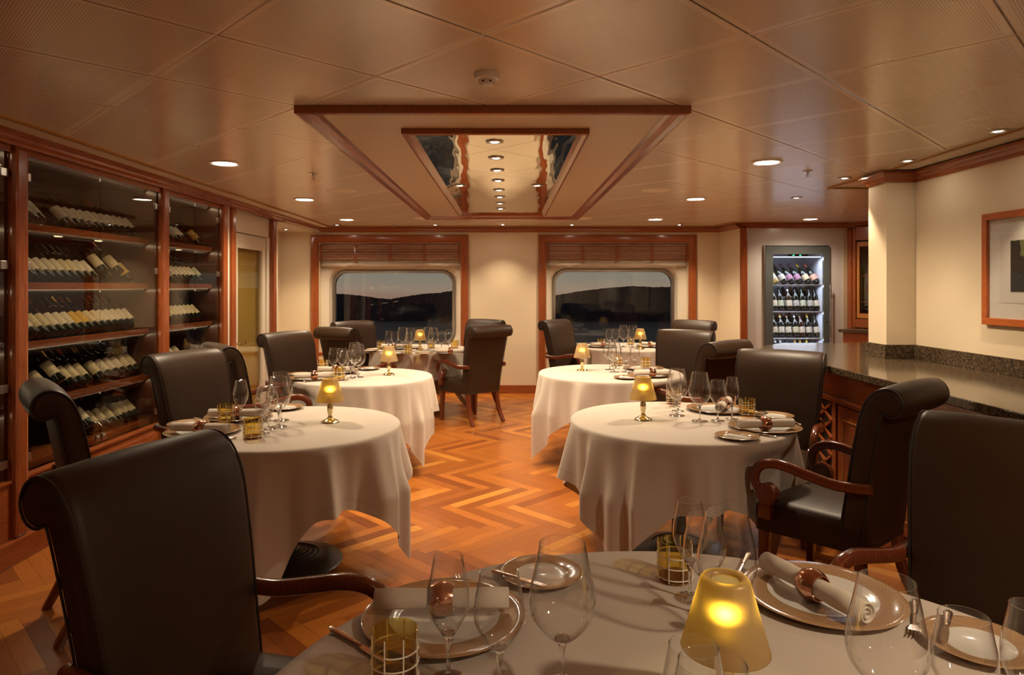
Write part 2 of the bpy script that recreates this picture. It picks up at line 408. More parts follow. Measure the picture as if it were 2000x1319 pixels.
# crown mouldings: profile swept along a wall; (out, up) steps below the ceiling
def crown(name, pts, top=2.335, depth=.055, drop=.065, m=MAHOG_H):
    """pts: plan path of the wall line, room on the left-hand side of travel"""
    prof = [(0, 0), (depth, 0), (depth, -.018), (depth*.72, -.026), (depth*.62, -.04), (depth*.3, -.052), (depth*.22, -drop), (0, -drop)]
    P = [Vector((*p, 0)) for p in pts]; mb = MB(); rings = []
    for i, p in enumerate(P):
        d0 = (P[i]-P[i-1]).normalized() if i else (P[1]-P[0]).normalized()
        d1 = (P[i+1]-P[i]).normalized() if i < len(P)-1 else d0
        n0 = Vector((-d0.y, d0.x, 0)); n1 = Vector((-d1.y, d1.x, 0)); nn = (n0+n1).normalized(); k = 1/max(.3, nn.dot(n0))
        rings.append([mb.bm.verts.new(p+nn*a*k+Vector((0, 0, top+b))) for a, b in prof])
    m_ = len(prof)
    for a, b in zip(rings, rings[1:]):
        for i in range(m_): mb.bm.faces.new((a[i], a[(i+1) % m_], b[(i+1) % m_], b[i]))
    mb.bm.faces.new(rings[0]); mb.bm.faces.new(rings[-1][::-1])
    return struct(name, mb, m)
crown('trim_4', [(3.06, 8.85), (2.99, 9.5), (-2.62, 9.5), (-2.68, 9.46), (-2.68, YF)], depth=.075, m=MAHOG_H)
crown('trim_5', [(4.9, 8.2), (4.50, 8.73), (4.45, 8.85), (3.06, 8.85)], top=2.338, depth=.06, m=MAHOG_X)
crown('trim_6', [(2.92, YF), (2.92, 4.82), (2.71, 4.82), (2.71, 5.06), (3.4, 5.06)], top=2.325, depth=.05, drop=.075)
# thin gilded bead along the edge of the panel ceiling
def bead(name, pts):
    mb = MB()
    for a, b in zip(pts, pts[1:]):
        a, b = Vector((*a, 0)), Vector((*b, 0)); d = (b-a).normalized(); nn = Vector((-d.y, d.x, 0))*.011
        P = [a-nn-d*.011, b-nn+d*.011, b+nn+d*.011, a+nn-d*.011]
        mb.prism([(p.x, p.y) for p in P], 2, CEIL_Z-.013, CEIL_Z)
    return struct(name, mb, GOLDTRIM)
bead('trim_7', [(-2.46, YF), (-2.46, 9.22), (2.82, 9.22), (2.90, 8.72), (4.5, 8.72)])
bead('trim_8', [(2.66, YF), (2.71, 5.68), (3.5, 5.68)])
# plain cream soffit strip between bead and wall (left and right)
struct('trim_9', MB().box(-2.70, -2.47, YF, 9.5, CEIL_Z-.004, CEIL_Z-.001), CREAM)
struct('trim_10', MB().box(2.67, 2.92, YF, 4.82, CEIL_Z-.004, CEIL_Z-.001), CREAM)
# niche beyond the door: lowered soffit
struct('trim_11', MB().box(-3.21, -2.64, 7.98, 9.5, 2.27, 2.335), IVORY)

# baseboards
struct('baseboard_back', MB().box(-.55, .42, YB-.022, YB, 0, .115, .004).box(2.66, 3.0, YB-.022, YB, 0, .115, .004).box(-3.2, -2.78, YB-.022, YB, 0, .115, .004), MAHOG_X)
struct('baseboard_left', MB().box(-2.70, -2.66, YF, 6.6, 0, .13, .006), MAHOG_H)

# ceiling coffer: two mahogany frames with a plain band between them
def frame_ring(x0, x1, y0, y1, w, d, z1=CEIL_Z):
    mb = MB(); prof = [(0, 0), (0, -d), (w*.18, -d*1.12), (w*.45, -d*.95), (w*.75, -d*.5), (w, -d*.42), (w, 0)]
    rings = []
    for cx, cy, sx_, sy_ in ((x0, y0, 1, 1), (x1, y0, -1, 1), (x1, y1, -1, -1), (x0, y1, 1, -1)):
        rings.append([mb.bm.verts.new((cx+sx_*a, cy+sy_*a, z1+b)) for a, b in prof])
    for k in range(4):
        A, B = rings[k], rings[(k+1) % 4]
        for i in range(len(prof)-1): mb.bm.faces.new((A[i], A[i+1], B[i+1], B[i]))
    return mb
struct('trim_12', frame_ring(-.985, .845, 3.10, 8.02, .095, .036), MAHOG_H)
struct('trim_13', MB().box(-.90, .76, 3.18, 7.94, CEIL_Z-.012, CEIL_Z-.001), plain('smooth_cream_panel', (.62, .48, .32), .35))
mir = empty('ceiling_mirror', (-.07, 5.55, CEIL_Z)); tag(mir, 'long mirrored ceiling panel in a dark wood frame above the aisle', 'mirror')
o = frame_ring(-.555, .425, 3.50, 7.60, .075, .04).build('frame', MAHOG_H, mir); o.matrix_parent_inverse = Matrix.Translation(-mir.location)
o = MB().box(-.50, .37, 3.56, 7.54, CEIL_Z-.020, CEIL_Z-.013).build('mirror_glass', MIRROR, mir); o.matrix_parent_inverse = Matrix.Translation(-mir.location)

# ------------------------------------------------------------------ lights in the ceiling
def spot_light(parent, z, watts, size, blend, rad, color=WARM):
    d = bpy.data.lights.new('lamp', 'SPOT'); d.energy = watts; d.spot_size = math.radians(size); d.spot_blend = blend; d.shadow_soft_size = rad; d.color = color
    l = bpy.data.objects.new('bulb_light', d); col.objects.link(l); l.parent = parent; l.location = (0, 0, z); return l
def downlight(x, y, label, w=W_BIG, z=CEIL_Z, group='large round ceiling downlights'):
    t = empty('ceiling_downlight', (x, y, z)); tag(t, label, 'ceiling light', group)
    MB().lathe([(.080, 0), (.098, -.001), (.100, -.006), (.090, -.011), (.078, -.008), (.076, 0)], 40).build('trim_ring', WHITEP, t, smooth=True)
    MB().lathe([(.0, -.004), (.06, -.005), (.078, -.003)], 40).build('diffuser', LAMPGLOW, t, smooth=True)
    spot_light(t, -.03, w, 150, .7, .07)
    return t
def spot(x, y, label, w=W_SPOT, z=CEIL_Z, size=85, group='small ceiling spots', tilt=None, blend=.5):
    t = empty('ceiling_spotlight', (x, y, z)); tag(t, label, 'ceiling light', group)
    MB().lathe([(.028, 0), (.050, -.001), (.050, -.005), (.034, -.009), (.028, -.003), (.026, 0)], 28).build('trim_ring', STEEL, t, smooth=True)
    MB().lathe([(.0, -.006), (.018, -.006), (.026, -.002)], 24).build('bulb', SPOTGLOW, t, smooth=True)
    l = spot_light(t, -.03, w, size, blend, .02)
    if tilt: l.rotation_euler = tilt
    return t
for x, y, s in ((-1.91, 4.54, 'left row, nearest of the three'), (-1.94, 6.42, 'left row, middle one'), (-2.0, 8.35, 'left row, closest to the windows'),
                (1.73, 4.50, 'right row, nearest of the three'), (1.78, 6.38, 'right row, middle one'), (1.82, 8.32, 'right row, closest to the windows'),
                (3.72, 8.28, 'over the wine cooler')):
    downlight(x, y, 'large round recessed ceiling downlight, '+s, w=W_BIG*(.5 if 'cooler' in s else 1))
for x, y, f, s in ((1.85, .5, 1.2, 'above the viewer near the bar'), (-1.8, -1.5, .15, 'dimmed, behind the viewer'), (1.8, -1.5, .8, 'behind the viewer near the bar')): downlight(x, y, 'large round recessed ceiling downlight '+s, w=W_BIG*f)
for x, y, s in ((-2.30, 9.06, 'at the left end of the window wall'), (-.98, 9.06, 'above the left window\'s right edge'), (-.07, 9.04, 'above the wall between the windows'),
                (.86, 9.06, 'above the right window\'s left edge'), (2.30, 9.04, 'at the right end of the window wall')):
    spot(x, y, 'small bright ceiling spot '+s, size=100, blend=1.0, w=W_SPOT*1.3)
spot(-2.95, 8.95, 'small spot in the lowered niche ceiling left of the windows', z=2.27, w=12)
for x, y, s in ((2.62, 3.60, 'nearest the viewer above the granite counter'), (2.64, 4.45, 'beside the white pillar corner'), (2.70, 6.30, 'beyond the pillar, right of the big downlights')):
    spot(x, y, 'small recessed ceiling spot '+s, w=W_SPOT*((.25 if 'corner' in s else .8)), size=50 if 'corner' in s else 82)
spot(2.58, 5.16, 'small dim recessed spot just left of the pillar crown', w=W_SPOT*.9, size=76)
for i, y in enumerate((3.78, 4.25, 4.70, 5.16, 5.66, 6.10, 6.56, 7.02)):
    spot(-.075, y, 'tiny ceiling-mirror spot, number %s of the central row from the near end' % ['one', 'two', 'three', 'four', 'five', 'six', 'seven', 'eight'][i], w=W_MIRROR, z=CEIL_Z-.020, size=100, group='spots in the ceiling mirror')
for x, s in ((-.385, 'left'), (.235, 'right')):
    spot(x, 5.40, 'tiny lone spot at the %s side of the ceiling mirror' % s, w=W_MIRROR, z=CEIL_Z-.020, size=100, group='spots in the ceiling mirror')

# other ceiling fittings
t = empty('smoke_detector', at(951, 145, CEIL_Z)); t.location.z = CEIL_Z; tag(t, 'white round smoke detector on the ceiling before the coffer', 'smoke detector')
MB().lathe([(0, 0), (.050, 0), (.051, -.012), (.047, -.020), (.036, -.024), (.034, -.030)], 40, cap1=True).build('base', WHITEP, t, smooth=True)
MB().lathe([(.026, -.022), (.028, -.034), (.024, -.044), (.012, -.050)], 32, cap1=True).build('sensor_head', WHITEP, t, smooth=True)
m = MB()
for k in range(6): m.box(.0265, .030, -.004, .004, -.036, -.028, M=R(k*PI/3, 4, 'Z'))
m.build('vent_slots', BLACK, t)
for x, y, s in ((-1.45, 5.87, 'left'), (1.29, 5.84, 'right')):
    o = MB().lathe([(0, -.006), (.11, -.006), (.125, -.004), (.13, 0)], 48).build('ceiling_speaker', CREAM, smooth=True, loc=(x, y, CEIL_Z)); tag(o, 'round cream ceiling speaker grille %s of the coffer' % s, 'speaker', 'round ceiling grilles')
for x, y, s in ((-1.0, 8.25, 'left'), (.88, 8.25, 'right')):
    o = MB().lathe([(0, -.005), (.13, -.005), (.15, 0)], 48).build('ceiling_vent', CREAM, smooth=True, loc=(x, y, CEIL_Z)); tag(o, 'flat round cream air outlet near the %s window' % s, 'vent', 'round ceiling grilles')
def sprinkler(x, y, s):
    t = empty('fire_sprinkler', (x, y, CEIL_Z)); tag(t, 'small metal fire sprinkler on the ceiling '+s, 'sprinkler', 'fire sprinklers')
    MB().lathe([(0, 0), (.032, 0), (.034, -.004), (.010, -.008), (.009, -.020)], 24, cap1=True).build('escutcheon', STEEL, t, smooth=True)
    m = MB(); m.tube([(-.008, 0, -.018), (-.014, 0, -.032), (-.004, 0, -.048)], .0022); m.tube([(.008, 0, -.018), (.014, 0, -.032), (.004, 0, -.048)], .0022)
    m.lathe([(0, -.048), (.018, -.049), (.018, -.051)], 16, cap1=True); m.build('deflector', STEEL, t)
    MB().tube([(0, 0, -.02), (0, 0, -.046)], .002, 6).build('bulb', CAPS['red'], t)
for x, y, s in ((-1.43, 4.95, 'left of the coffer'), (2.16, 4.85, 'near the pillar'), (-1.5, 8.8, 'close to the left window'), (2.28, 8.8, 'close to the right window'), (3.69, 7.40, 'in front of the wine cooler')): sprinkler(x, y, s)
o = MB().box(-.05, .05, -.05, .05, -.03, 0, .006).lathe([(.03, -.03), (.028, -.045)], 20, cap1=True).build('motion_sensor', WHITEP, loc=(-.09, 8.55, CEIL_Z)); tag(o, 'small white square sensor on the ceiling beyond the coffer', 'sensor')

# ------------------------------------------------------------------ windows in the back wall
def rrect(x0, x1, z0, z1, r, n=10):
    P = []
    for cx, cz, a in ((x1-r, z1-r, 0), (x0+r, z1-r, 90), (x0+r, z0+r, 180), (x1-r, z0+r, 270)):
        for k in range(n+1): t = math.radians(a+90*k/n); P.append((cx+r*math.cos(t), cz+r*math.sin(t)))
    return P
def rrect_out(x0, x1, z0, z1, n=10):
    P = []
    for cx, cz, q in ((x1, z1, 0), (x0, z1, 1), (x0, z0, 2), (x1, z0, 3)):
        for k in range(n+1): P.append((cx, cz))
    return P
def loops(mb, L, close=False):
    rings = [[mb.bm.verts.new((x, y, z)) for x, z in P] for P, y in L]; n = len(rings[0])
    for a, b in zip(rings, rings[1:]):
        for i in range(n):
            vs = (a[i], a[(i+1) % n], b[(i+1) % n], b[i])
            try: mb.bm.faces.new(vs)
            except ValueError: pass
    if close: mb.bm.faces.new(rings[-1])
def window(idx, X0, X1, wx0, wx1, wz0, wz1, side):
    w = empty('window_%d' % idx, ((X0+X1)/2, YB, 0)); w['kind'] = 'structure'; inv = Matrix.Translation(-w.location)
    def put(mb, name, m, **k): o = mb.build(name, m, w, **k); o.matrix_parent_inverse = inv; return o
    # casing down to the floor
    mb = MB(); prof = [(0, 0), (0, -.02), (.012, -.038), (.05, -.045), (.09, -.034), (.105, -.014), (.112, 0), (.112, .10), (0, .10)]
    rr = []
    for cx, cz, sx_, sz_ in ((X0, 0, 1, 0), (X0, 2.235, 1, -1), (X1, 2.235, -1, -1), (X1, 0, -1, 0)):
        rr.append([mb.bm.verts.new((cx+sx_*a, YB+b, cz+sz_*a)) for a, b in prof])
    for A, B in zip(rr, rr[1:]):
        for i in range(len(prof)): mb.bm.faces.new((A[i], A[(i+1) % len(prof)], B[(i+1) % len(prof)], B[i]))
    put(mb, 'window_frame', MAHOG, smooth=True, angle=35)
    xi0, xi1 = X0+.112, X1-.112
    put(MB().box(xi0, xi1, YB-.012, YB+.12, .535, .575, .004), 'window_sill', MAHOG_X)
    put(MB().box(xi0, xi1, YB-.010, YB-.001, 0, .115, .003), 'skirting', MAHOG_X)
    mb = MB()
    loops(mb, [(rrect_out(xi0, xi1, .575, 2.125), YB+.10), (rrect(wx0-.13, wx1+.13, wz0-.11, wz1+.13, .26), YB+.10), (rrect(wx0-.075, wx1+.075, wz0-.07, wz1+.075, .22), YB+.135), (rrect(wx0-.04, wx1+.04, wz0-.04, wz1+.04, .20), YB+.22)])
    mb.box(xi0-.01, xi0+.002, YB+.0, YB+.12, .575, 2.125).box(xi1-.002, xi1+.01, YB, YB+.12, .575, 2.125)
    put(mb, 'surround_panel', IVORY)
    mb = MB()
    loops(mb, [(rrect(wx0-.042, wx1+.042, wz0-.042, wz1+.042, .20), YB+.20), (rrect(wx0-.036, wx1+.036, wz0-.036, wz1+.036, .20), YB+.185), (rrect(wx0, wx1, wz0, wz1, .17), YB+.185), (rrect(wx0, wx1, wz0, wz1, .17), YB+.26)])
    for k, (x, z) in enumerate(rrect(wx0-.018, wx1+.018, wz0-.018, wz1+.018, .185, 5)):
        mb.lathe([(.007, 0), (.005, .004)], 8, M=T(x, YB+.185, z)@R(PI/2, 4, 'X'), cap1=True)
    put(mb, 'metal_rim', STEEL, smooth=True, angle=30)
    mb = MB(); P = rrect(wx0, wx1, wz0, wz1, .17); mb.bm.faces.new([mb.bm.verts.new((x, YB+.24, z)) for x, z in P]); put(mb, 'pane', WINDOWGLASS)
    # bamboo blind gathered at the top: a thing hanging in the window
    bl = empty('bamboo_blind', ((xi0+xi1)/2, YB+.03, 2.10)); tag(bl, 'gathered red-brown bamboo blind hanging at the top of the %s window' % side, 'blind', 'bamboo blinds'); binv = Matrix.Translation(-bl.location)
    m = MB(); random.seed(idx)
    for k in range(34):
        z = 2.105-.0066*k; dy = random.uniform(-.013, .013)
        m.box(xi0+.01, xi1-.01, YB+.012+dy, YB+.030+dy, z-.0052, z)
    o = m.build('slats', BAMBOO, bl); o.matrix_parent_inverse = binv
    for k in range(5):
        x = xi0+.025+(xi1-xi0-.05)*k/4; m = MB()
        for j in range(17): m.box(x-.018, x+.018, YB-.004-random.uniform(0, .004), YB+.012, 2.098-j*.0142-.011, 2.098-j*.0142, .002)
        o = m.build('ladder_tape', MAHOG, bl); o.matrix_parent_inverse = binv
    # cloth roman shade behind it
    m = MB(); n = 60; rows = [(0, 0), (.03, .012), (.065, -.008), (.10, .004)]
    vs = [[m.bm.verts.new((xi0+.01+(xi1-xi0-.02)*i/n, YB+.055+b+.006*math.sin(i*1.3+j), 1.885-a-.012*abs(math.sin(i*4*PI/n))*(j/3))) for i in range(n+1)] for j, (a, b) in enumerate(rows)]
    for a, b in zip(vs, vs[1:]):
        for i in range(n): m.bm.faces.new((a[i], a[i+1], b[i+1], b[i]))
    o = m.build('roman_shade', SHADECLOTH, smooth=True); o.modifiers.new('thick', 'SOLIDIFY').thickness = .003
    tag(o, 'cream cloth roman shade folded below the bamboo blind of the %s window' % side, 'shade', 'roman shades')
window(1, -2.78, -.555, -2.485, -.80, .695, 1.70, 'left')
window(2, .43, 2.66, .685, 2.355, .695, 1.715, 'right')

# dusk landscape outside: sea, shore and hills
def hills():
    rnd = random.Random(3); D = 700
    sea = MB(); sea.quad((-900, 12, -32), (900, 12, -32), (900, 760, -32), (-900, 760, -32)); o = sea.build('sea', plain('dark_sea', (.008, .009, .020), .45)); o['kind'] = 'structure'
    pts = [(200, 560), (500, 566), (600, 572), (660, 574), (700, 577), (735, 582), (762, 585), (790, 579), (830, 574), (860, 572), (885, 568), (960, 562), (1030, 574), (1085, 577), (1120, 571), (1150, 567), (1190, 562), (1240, 559), (1280, 561), (1320, 560), (1450, 563), (1700, 566)]
    m = MB(); n = 420; rows = 7; V = []
    for i in range(n+1):
        px = 200+1500*i/n
        for (a, ya), (b, yb) in zip(pts, pts[1:]):
            if a <= px <= b: y = ya+(yb-ya)*(px-a)/(b-a); break
        y += rnd.uniform(-.7, .7); X = (px-VX)*D/F_PX; top = H+(HY-y)*D/F_PX; c = []
        for j in range(rows):
            t = j/(rows-1); c.append(m.bm.verts.new((X*(.93+.07*t)+0, D*(.93+.07*t), -32.5+(top+32.5)*t**.7+(rnd.uniform(-.5, .5) if 0 < j < rows-1 else 0))))
        c.append(m.bm.verts.new((X*1.06, D*1.06, top-6))); V.append(c)
    for a, b in zip(V, V[1:]):
        for j in range(rows): m.bm.faces.new((a[j], a[j+1], b[j+1], b[j]))
    o = m.build('hillside', plain('wooded_hill_at_dusk', (.009, .010, .024), .9)); o['kind'] = 'structure'
hills()

# ------------------------------------------------------------------ bottles
def make_bottle(kind):
    """upright bottle standing at its base, with a paper label and a foil capsule"""
    if kind == 'burg': prof = [(0, .006), (.030, .0), (.0385, .006), (.0385, .165), (.034, .195), (.020, .235), (.0155, .26), (.0155, .300), (.0165, .302), (.0165, .310)]; g = BOTTLE_G; h = .31
    elif kind == 'champ': prof = [(0, .006), (.036, 0), (.0435, .006), (.0435, .15), (.038, .19), (.022, .245), (.0165, .27), (.0165, .305), (.019, .31), (.017, .32)]; g = BOTTLE_G; h = .32
    else: prof = [(0, .006), (.030, 0), (.0375, .006), (.0375, .188), (.034, .206), (.018, .228), (.0145, .24), (.0145, .296), (.0160, .298), (.0160, .306)]; g = BOTTLE_G; h = .306
    b = MB().lathe(prof, 24, cap1=True).build('wine_bottle', g, smooth=True)
    r = prof[2][0]+.0006; m = MB(); n = 18
    z0, z1 = (.045, .125) if kind != 'bord' else (.05, .15)
    span = PI*1.15
    for i in range(n):
        a0, a1 = -PI/2-span/2+span*i/n, -PI/2-span/2+span*(i+1)/n
        f = m.quad((r*math.cos(a0), r*math.sin(a0), z0), (r*math.cos(a1), r*math.sin(a1), z0), (r*math.cos(a1), r*math.sin(a1), z1), (r*math.cos(a0), r*math.sin(a0), z1))
        for lp, u in zip(f.loops, ((i/n, 0), ((i+1)/n, 0), ((i+1)/n, 1), (i/n, 1))): lp[m.uv].uv = u
    lb = m.build('paper_label', LAB['white'], b, smooth=True)
    k = prof[-3][0]+.0008; zc = h-.05 if kind != 'champ' else h-.11
    pr = [(k, zc), (k, h-.012), (k+.0012, h-.008), (k+.0012, h+.001), (0, h+.001)] if kind != 'champ' else [(.0225, zc+.03), (.0180, zc+.055), (.0178, h-.02), (.0205, h-.012), (.0185, h+.002), (0, h+.004)]
    cp = MB().lathe(pr, 20).build('capsule', CAPS['black'], b, smooth=True)
    return b
BOT = {k: make_bottle(k) for k in ('bord', 'burg', 'champ')}
used = set()
def bottle(kind, loc, rot, lab, cap, label, group, glass=None, nolabel=False):
    if kind in used: b = copy_tree(BOT[kind])
    else: b = BOT[kind]; used.add(kind)
    b.location = loc; b.rotation_euler = rot
    for c in kids(b):
        nm = c.name.split('.')[0]; c.data = variant(c.data, LAB[lab] if nm == 'paper_label' else CAPS[cap])
    b.data = variant(b.data, glass or BOTTLE_G)
    tag(b, label, 'bottle', group); return b
_var = {}
def variant(me, m):
    base = me.get('base', me.name); k = (base, m.name)
    if k not in _var: n = me.copy(); n['base'] = base; n.materials[0] = m; _var[k] = n
    return _var[k]

ORD = ['first', 'second', 'third', 'fourth', 'fifth', 'sixth', 'seventh', 'eighth', 'ninth', 'tenth', 'eleventh', 'twelfth', 'thirteenth', 'fourteenth', 'fifteenth', 'sixteenth', 'seventeenth', 'eighteenth', 'nineteenth', 'twentieth']
# ------------------------------------------------------------------ wine cabinets along the left wall
SHELVES = [1.865, 1.520, 1.175, .822, .478]
XS = -2.80    # front edge of the shelves
def wine_cabinet(y0, y1, label, seam, post1=True, post0=True):
    cb = empty('wine_cabinet', (XL, (y0+y1)/2, 0)); tag(cb, label, 'cabinet', 'glazed wine cabinets'); inv = Matrix.Translation(-cb.location)
    def put(mb, name, m, par=cb, **k):
        o = mb.build(name, m, par, **k); o.matrix_parent_inverse = inv if par == cb else Matrix.Identity(4); return o
    put(MB().box(-3.36, -3.33, y0, y1, .13, 2.27), 'back_panel', DARKWOOD)
    put(MB().box(-3.33, XL-.02, y0, y0+.02, .13, 2.27), 'side_panel', DARKWOOD)
    put(MB().box(-3.33, XL-.02, y1-.02, y1, .13, 2.27), 'side_panel', DARKWOOD)
    put(MB().box(-3.33, XL-.02, y0, y1, 2.25, 2.27), 'top_panel', DARKWOOD)
    for z in SHELVES:
        m = MB().box(-3.32, XS, y0+.02, y1-.02, z-.022, z).box(XS-.001, XS+.022, y0+.02, y1-.02, z-.034, z+.010, .003)
        # slanted cradle the bottles lean in
        put(MB().prism([(-3.30, z+.001), (-3.06, z+.001), (-3.26, z+.16), (-3.30, z+.16)], 1, y0+.02, y1-.02), 'bottle_cradle', BLACK)
        put(m, 'shelf', MAHOG_H)
    # base: panel with a moulding and a plinth
    put(MB().box(XL-.04, XL, y0, y1, .13, .435).box(XL-.04, XL+.012, y0, y1, .435, .452, .004).box(XL, XL+.010, y0+.09, y1-.09, .19, .39, .005), 'base_panel', MAHOG_H)
    # header rail
    put(MB().box(XL-.04, XL+.004, y0, y1, 2.235, 2.275), 'header_rail', MAHOG_H)
    if post1: put(MB().box(XL-.06, XL+.028, y1-.005, y1+.10, .13, 2.275, .022), 'post', MAHOG)
    if post0: put(MB().box(XL-.06, XL+.028, y0-.10, y0+.005, .13, 2.275, .022), 'post', MAHOG)
    for a, b, s in ((y0+.008, seam-.003, 0), (seam+.003, y1-.008, 1)):
        d = put(MB().box(XL-.018, XL-.010, a, b, .46, 2.232), 'glass_door', DOORGLASS)
        for z in (.52, .93, 1.60, 2.10):
            yy = (a, a+.055) if s == 0 else (b-.055, b)
            h = MB().box(XL-.020, XL-.004, yy[0], yy[1], z, z+.045, .003).build('hinge_clamp', STEEL, d)
        h = MB().box(XL-.019, XL-.003, (b-.05 if s == 0 else a+.01), (b-.01 if s == 0 else a+.05), .485, .525, .002).lathe([(.012, 0), (.012, .006)], 14, M=T(XL-.003, (b-.03 if s == 0 else a+.03), .505)@R(PI/2, 4, 'Y'), cap1=True).build('lock', STEEL, d)
    # small puck lights under the upper shelves
    for z in SHELVES[:3]:
        for f in (.2, .5, .8):
            p = put(MB().lathe([(0, -.006), (.02, -.006), (.028, 0)], 16, M=T(-3.0, y0+(y1-y0)*f, z-.023)), 'puck_light', emit('puck', (1, .8, .5), 2) if 'puck' not in bpy.data.materials else bpy.data.materials['puck'])
    return cb
wine_cabinet(3.757, 5.23, 'wide mahogany wine cabinet with two glass doors, middle of the left wall', 4.48)
wine_cabinet(5.335, 6.34, 'narrower mahogany wine cabinet with glass doors, next to the white glazed door', 5.84, post0=False)
wine_cabinet(2.30, 3.655, 'mahogany wine cabinet cut by the left edge of the picture', 2.98, post1=False)
struct('trim_14', MB().box(XL-.05, XL-.005, YF, 2.2, 0, 2.3), MAHOG)
# a low-power strip under the ceiling of each cabinet and below the shelves
def strip(y0, y1, z, w):
    d = bpy.data.lights.new('cabinet_strip', 'AREA'); d.shape = 'RECTANGLE'; d.size = .03; d.size_y = y1-y0; d.energy = w; d.color = (1, .80, .55)
    l = bpy.data.objects.new('cabinet_strip', d); col.objects.link(l); l.location = (-2.80, (y0+y1)/2, z); l.rotation_euler = (0, math.radians(-38), 0)
    return l
def led_bar(y0, y1, z, w, s):
    t = MB().box(-2.815, -2.795, y0+.03, y1-.03, z-.008, z).build('led_strip', STEEL); tag(t, 'slim lamp strip under the %s' % s, 'lamp strip', 'shelf lamp strips')
    l = strip(y0, y1, z-.012, w); l.parent = t
cabname = {0: 'wide wine cabinet', 1: 'wine cabinet beside the white door', 2: 'wine cabinet at the left picture edge'}
for ci, (a, b) in enumerate(((3.8, 5.2), (5.4, 6.3), (2.35, 3.6))):
    led_bar(a, b, 2.25, .9, 'ceiling of the '+cabname[ci])
    for si, z in enumerate(SHELVES[:4]): led_bar(a, b, z-.034, .9, '%s shelf of the %s' % (ORD[si], cabname[ci]))

ROWS = {  # per shelf: (pixel x at the label, label colour, capsule, raised)
 0: [(56, 'white'), (70, 'white'), (128, 'white'), (142, 'white'), (154, 'white'), (168, 'white'), (180, 'white'), (192, 'white'), (205, 'white'), (217, 'white'), (228, 'white'), (240, 'white'), (251, 'white')],
 1: [(52, 'white'), (66, 'white'), (82, 'white'), (98, 'white'), (114, 'white'), (130, 'cream'), (145, 'cream'), (161, 'white'), (176, 'white'), (194, 'cream'), (206, 'cream'), (224, 'cream'), (248, 'yellow')],
 2: [(58, 'white'), (76, 'cream'), (93, 'cream'), (108, 'white'), (122, 'white'), (137, 'white'), (152, 'yellow'), (167, 'yellow'), (180, 'cream'), (193, 'cream'), (205, 'white'), (217, 'white'), (229, 'white'), (242, 'white'), (254, 'white'), (266, 'white')],
 3: [(84, 'cream'), (106, 'cream'), (134, 'cream'), (150, 'cream'), (166, 'cream'), (192, 'cream'), (208, 'white'), (222, 'white'), (236, 'white'), (250, 'cream'), (262, 'cream')],
 4: [(130, 'cream'), (142, 'cream'), (164, 'white'), (186, 'cream'), (202, 'cream'), (218, 'cream'), (236, 'cream'), (248, 'cream'), (260, 'cream'), (272, 'cream')]}
TILT = math.radians(44)
def rack_bottle(Y, z, lab, cap, label, group, kind='bord', lift=0, dx=0):
    # base at the front of the shelf, neck leaning back towards the wall
    loc = (XS-.045+dx, Y, z+.006+.0385*math.sin(TILT)+lift)
    bottle(kind, loc, (0, -TILT, PI), lab, cap, label, group) if False else None
    b = bottle(kind, loc, (0, 0, 0), lab, cap, label, group)
    M = R(-TILT, 4, 'Y') @ R(PI/2, 4, 'Z')       # label turned to the room, then leaned towards -X
    b.rotation_euler = M.to_euler(); return b
XB = -2.87
random.seed(11)
big = {(1, 194), (1, 224), (3, 106), (4, 164)}
for si, row in ROWS.items():
    Ys = []
    for px, lab in row:
        Y = F_PX*(-XB)/(VX-px)
        if Ys and Y-Ys[-1] < .0775: Y = Ys[-1]+.0775
        Ys.append(Y)
        if Y > 5.17: continue
        i = len(Ys)-1; raised = (si, px) in big
        rack_bottle(Y, SHELVES[si], lab, random.choice(('black', 'black', 'red', 'gold')), '%s-labelled %sbottle, %s from left, %s shelf of the wide cabinet' % (lab, 'pulled-out ' if raised else 'leaning ', ORD[i], ORD[si]),
                    'bottles in the wide wine cabinet', lift=.05 if raised else 0, dx=.015 if raised else 0)
ROWS2 = {0: [(346, 'white'), (354, 'white'), (386, 'yellow')], 1: [(338, 'white'), (346, 'white'), (354, 'white'), (363, 'white'), (371, 'white'), (379, 'white'), (390, 'green')],
         2: [(337, 'cream'), (345, 'cream'), (353, 'white'), (361, 'white'), (369, 'cream'), (377, 'cream'), (385, 'cream')], 3: [(340, 'white'), (352, 'cream')]}
for si, row in ROWS2.items():
    Ys = []
    for px, lab in row:
        Y = F_PX*(-XB)/(VX-px)
        if Ys and Y-Ys[-1] < .0775: Y = Ys[-1]+.0775
        Ys.append(Y)
        rack_bottle(Y, SHELVES[si], lab, 'black', '%s-labelled leaning bottle, %s from left, %s shelf of the narrow cabinet' % (lab, ORD[len(Ys)-1], ORD[si]), 'bottles in the narrow wine cabinet')
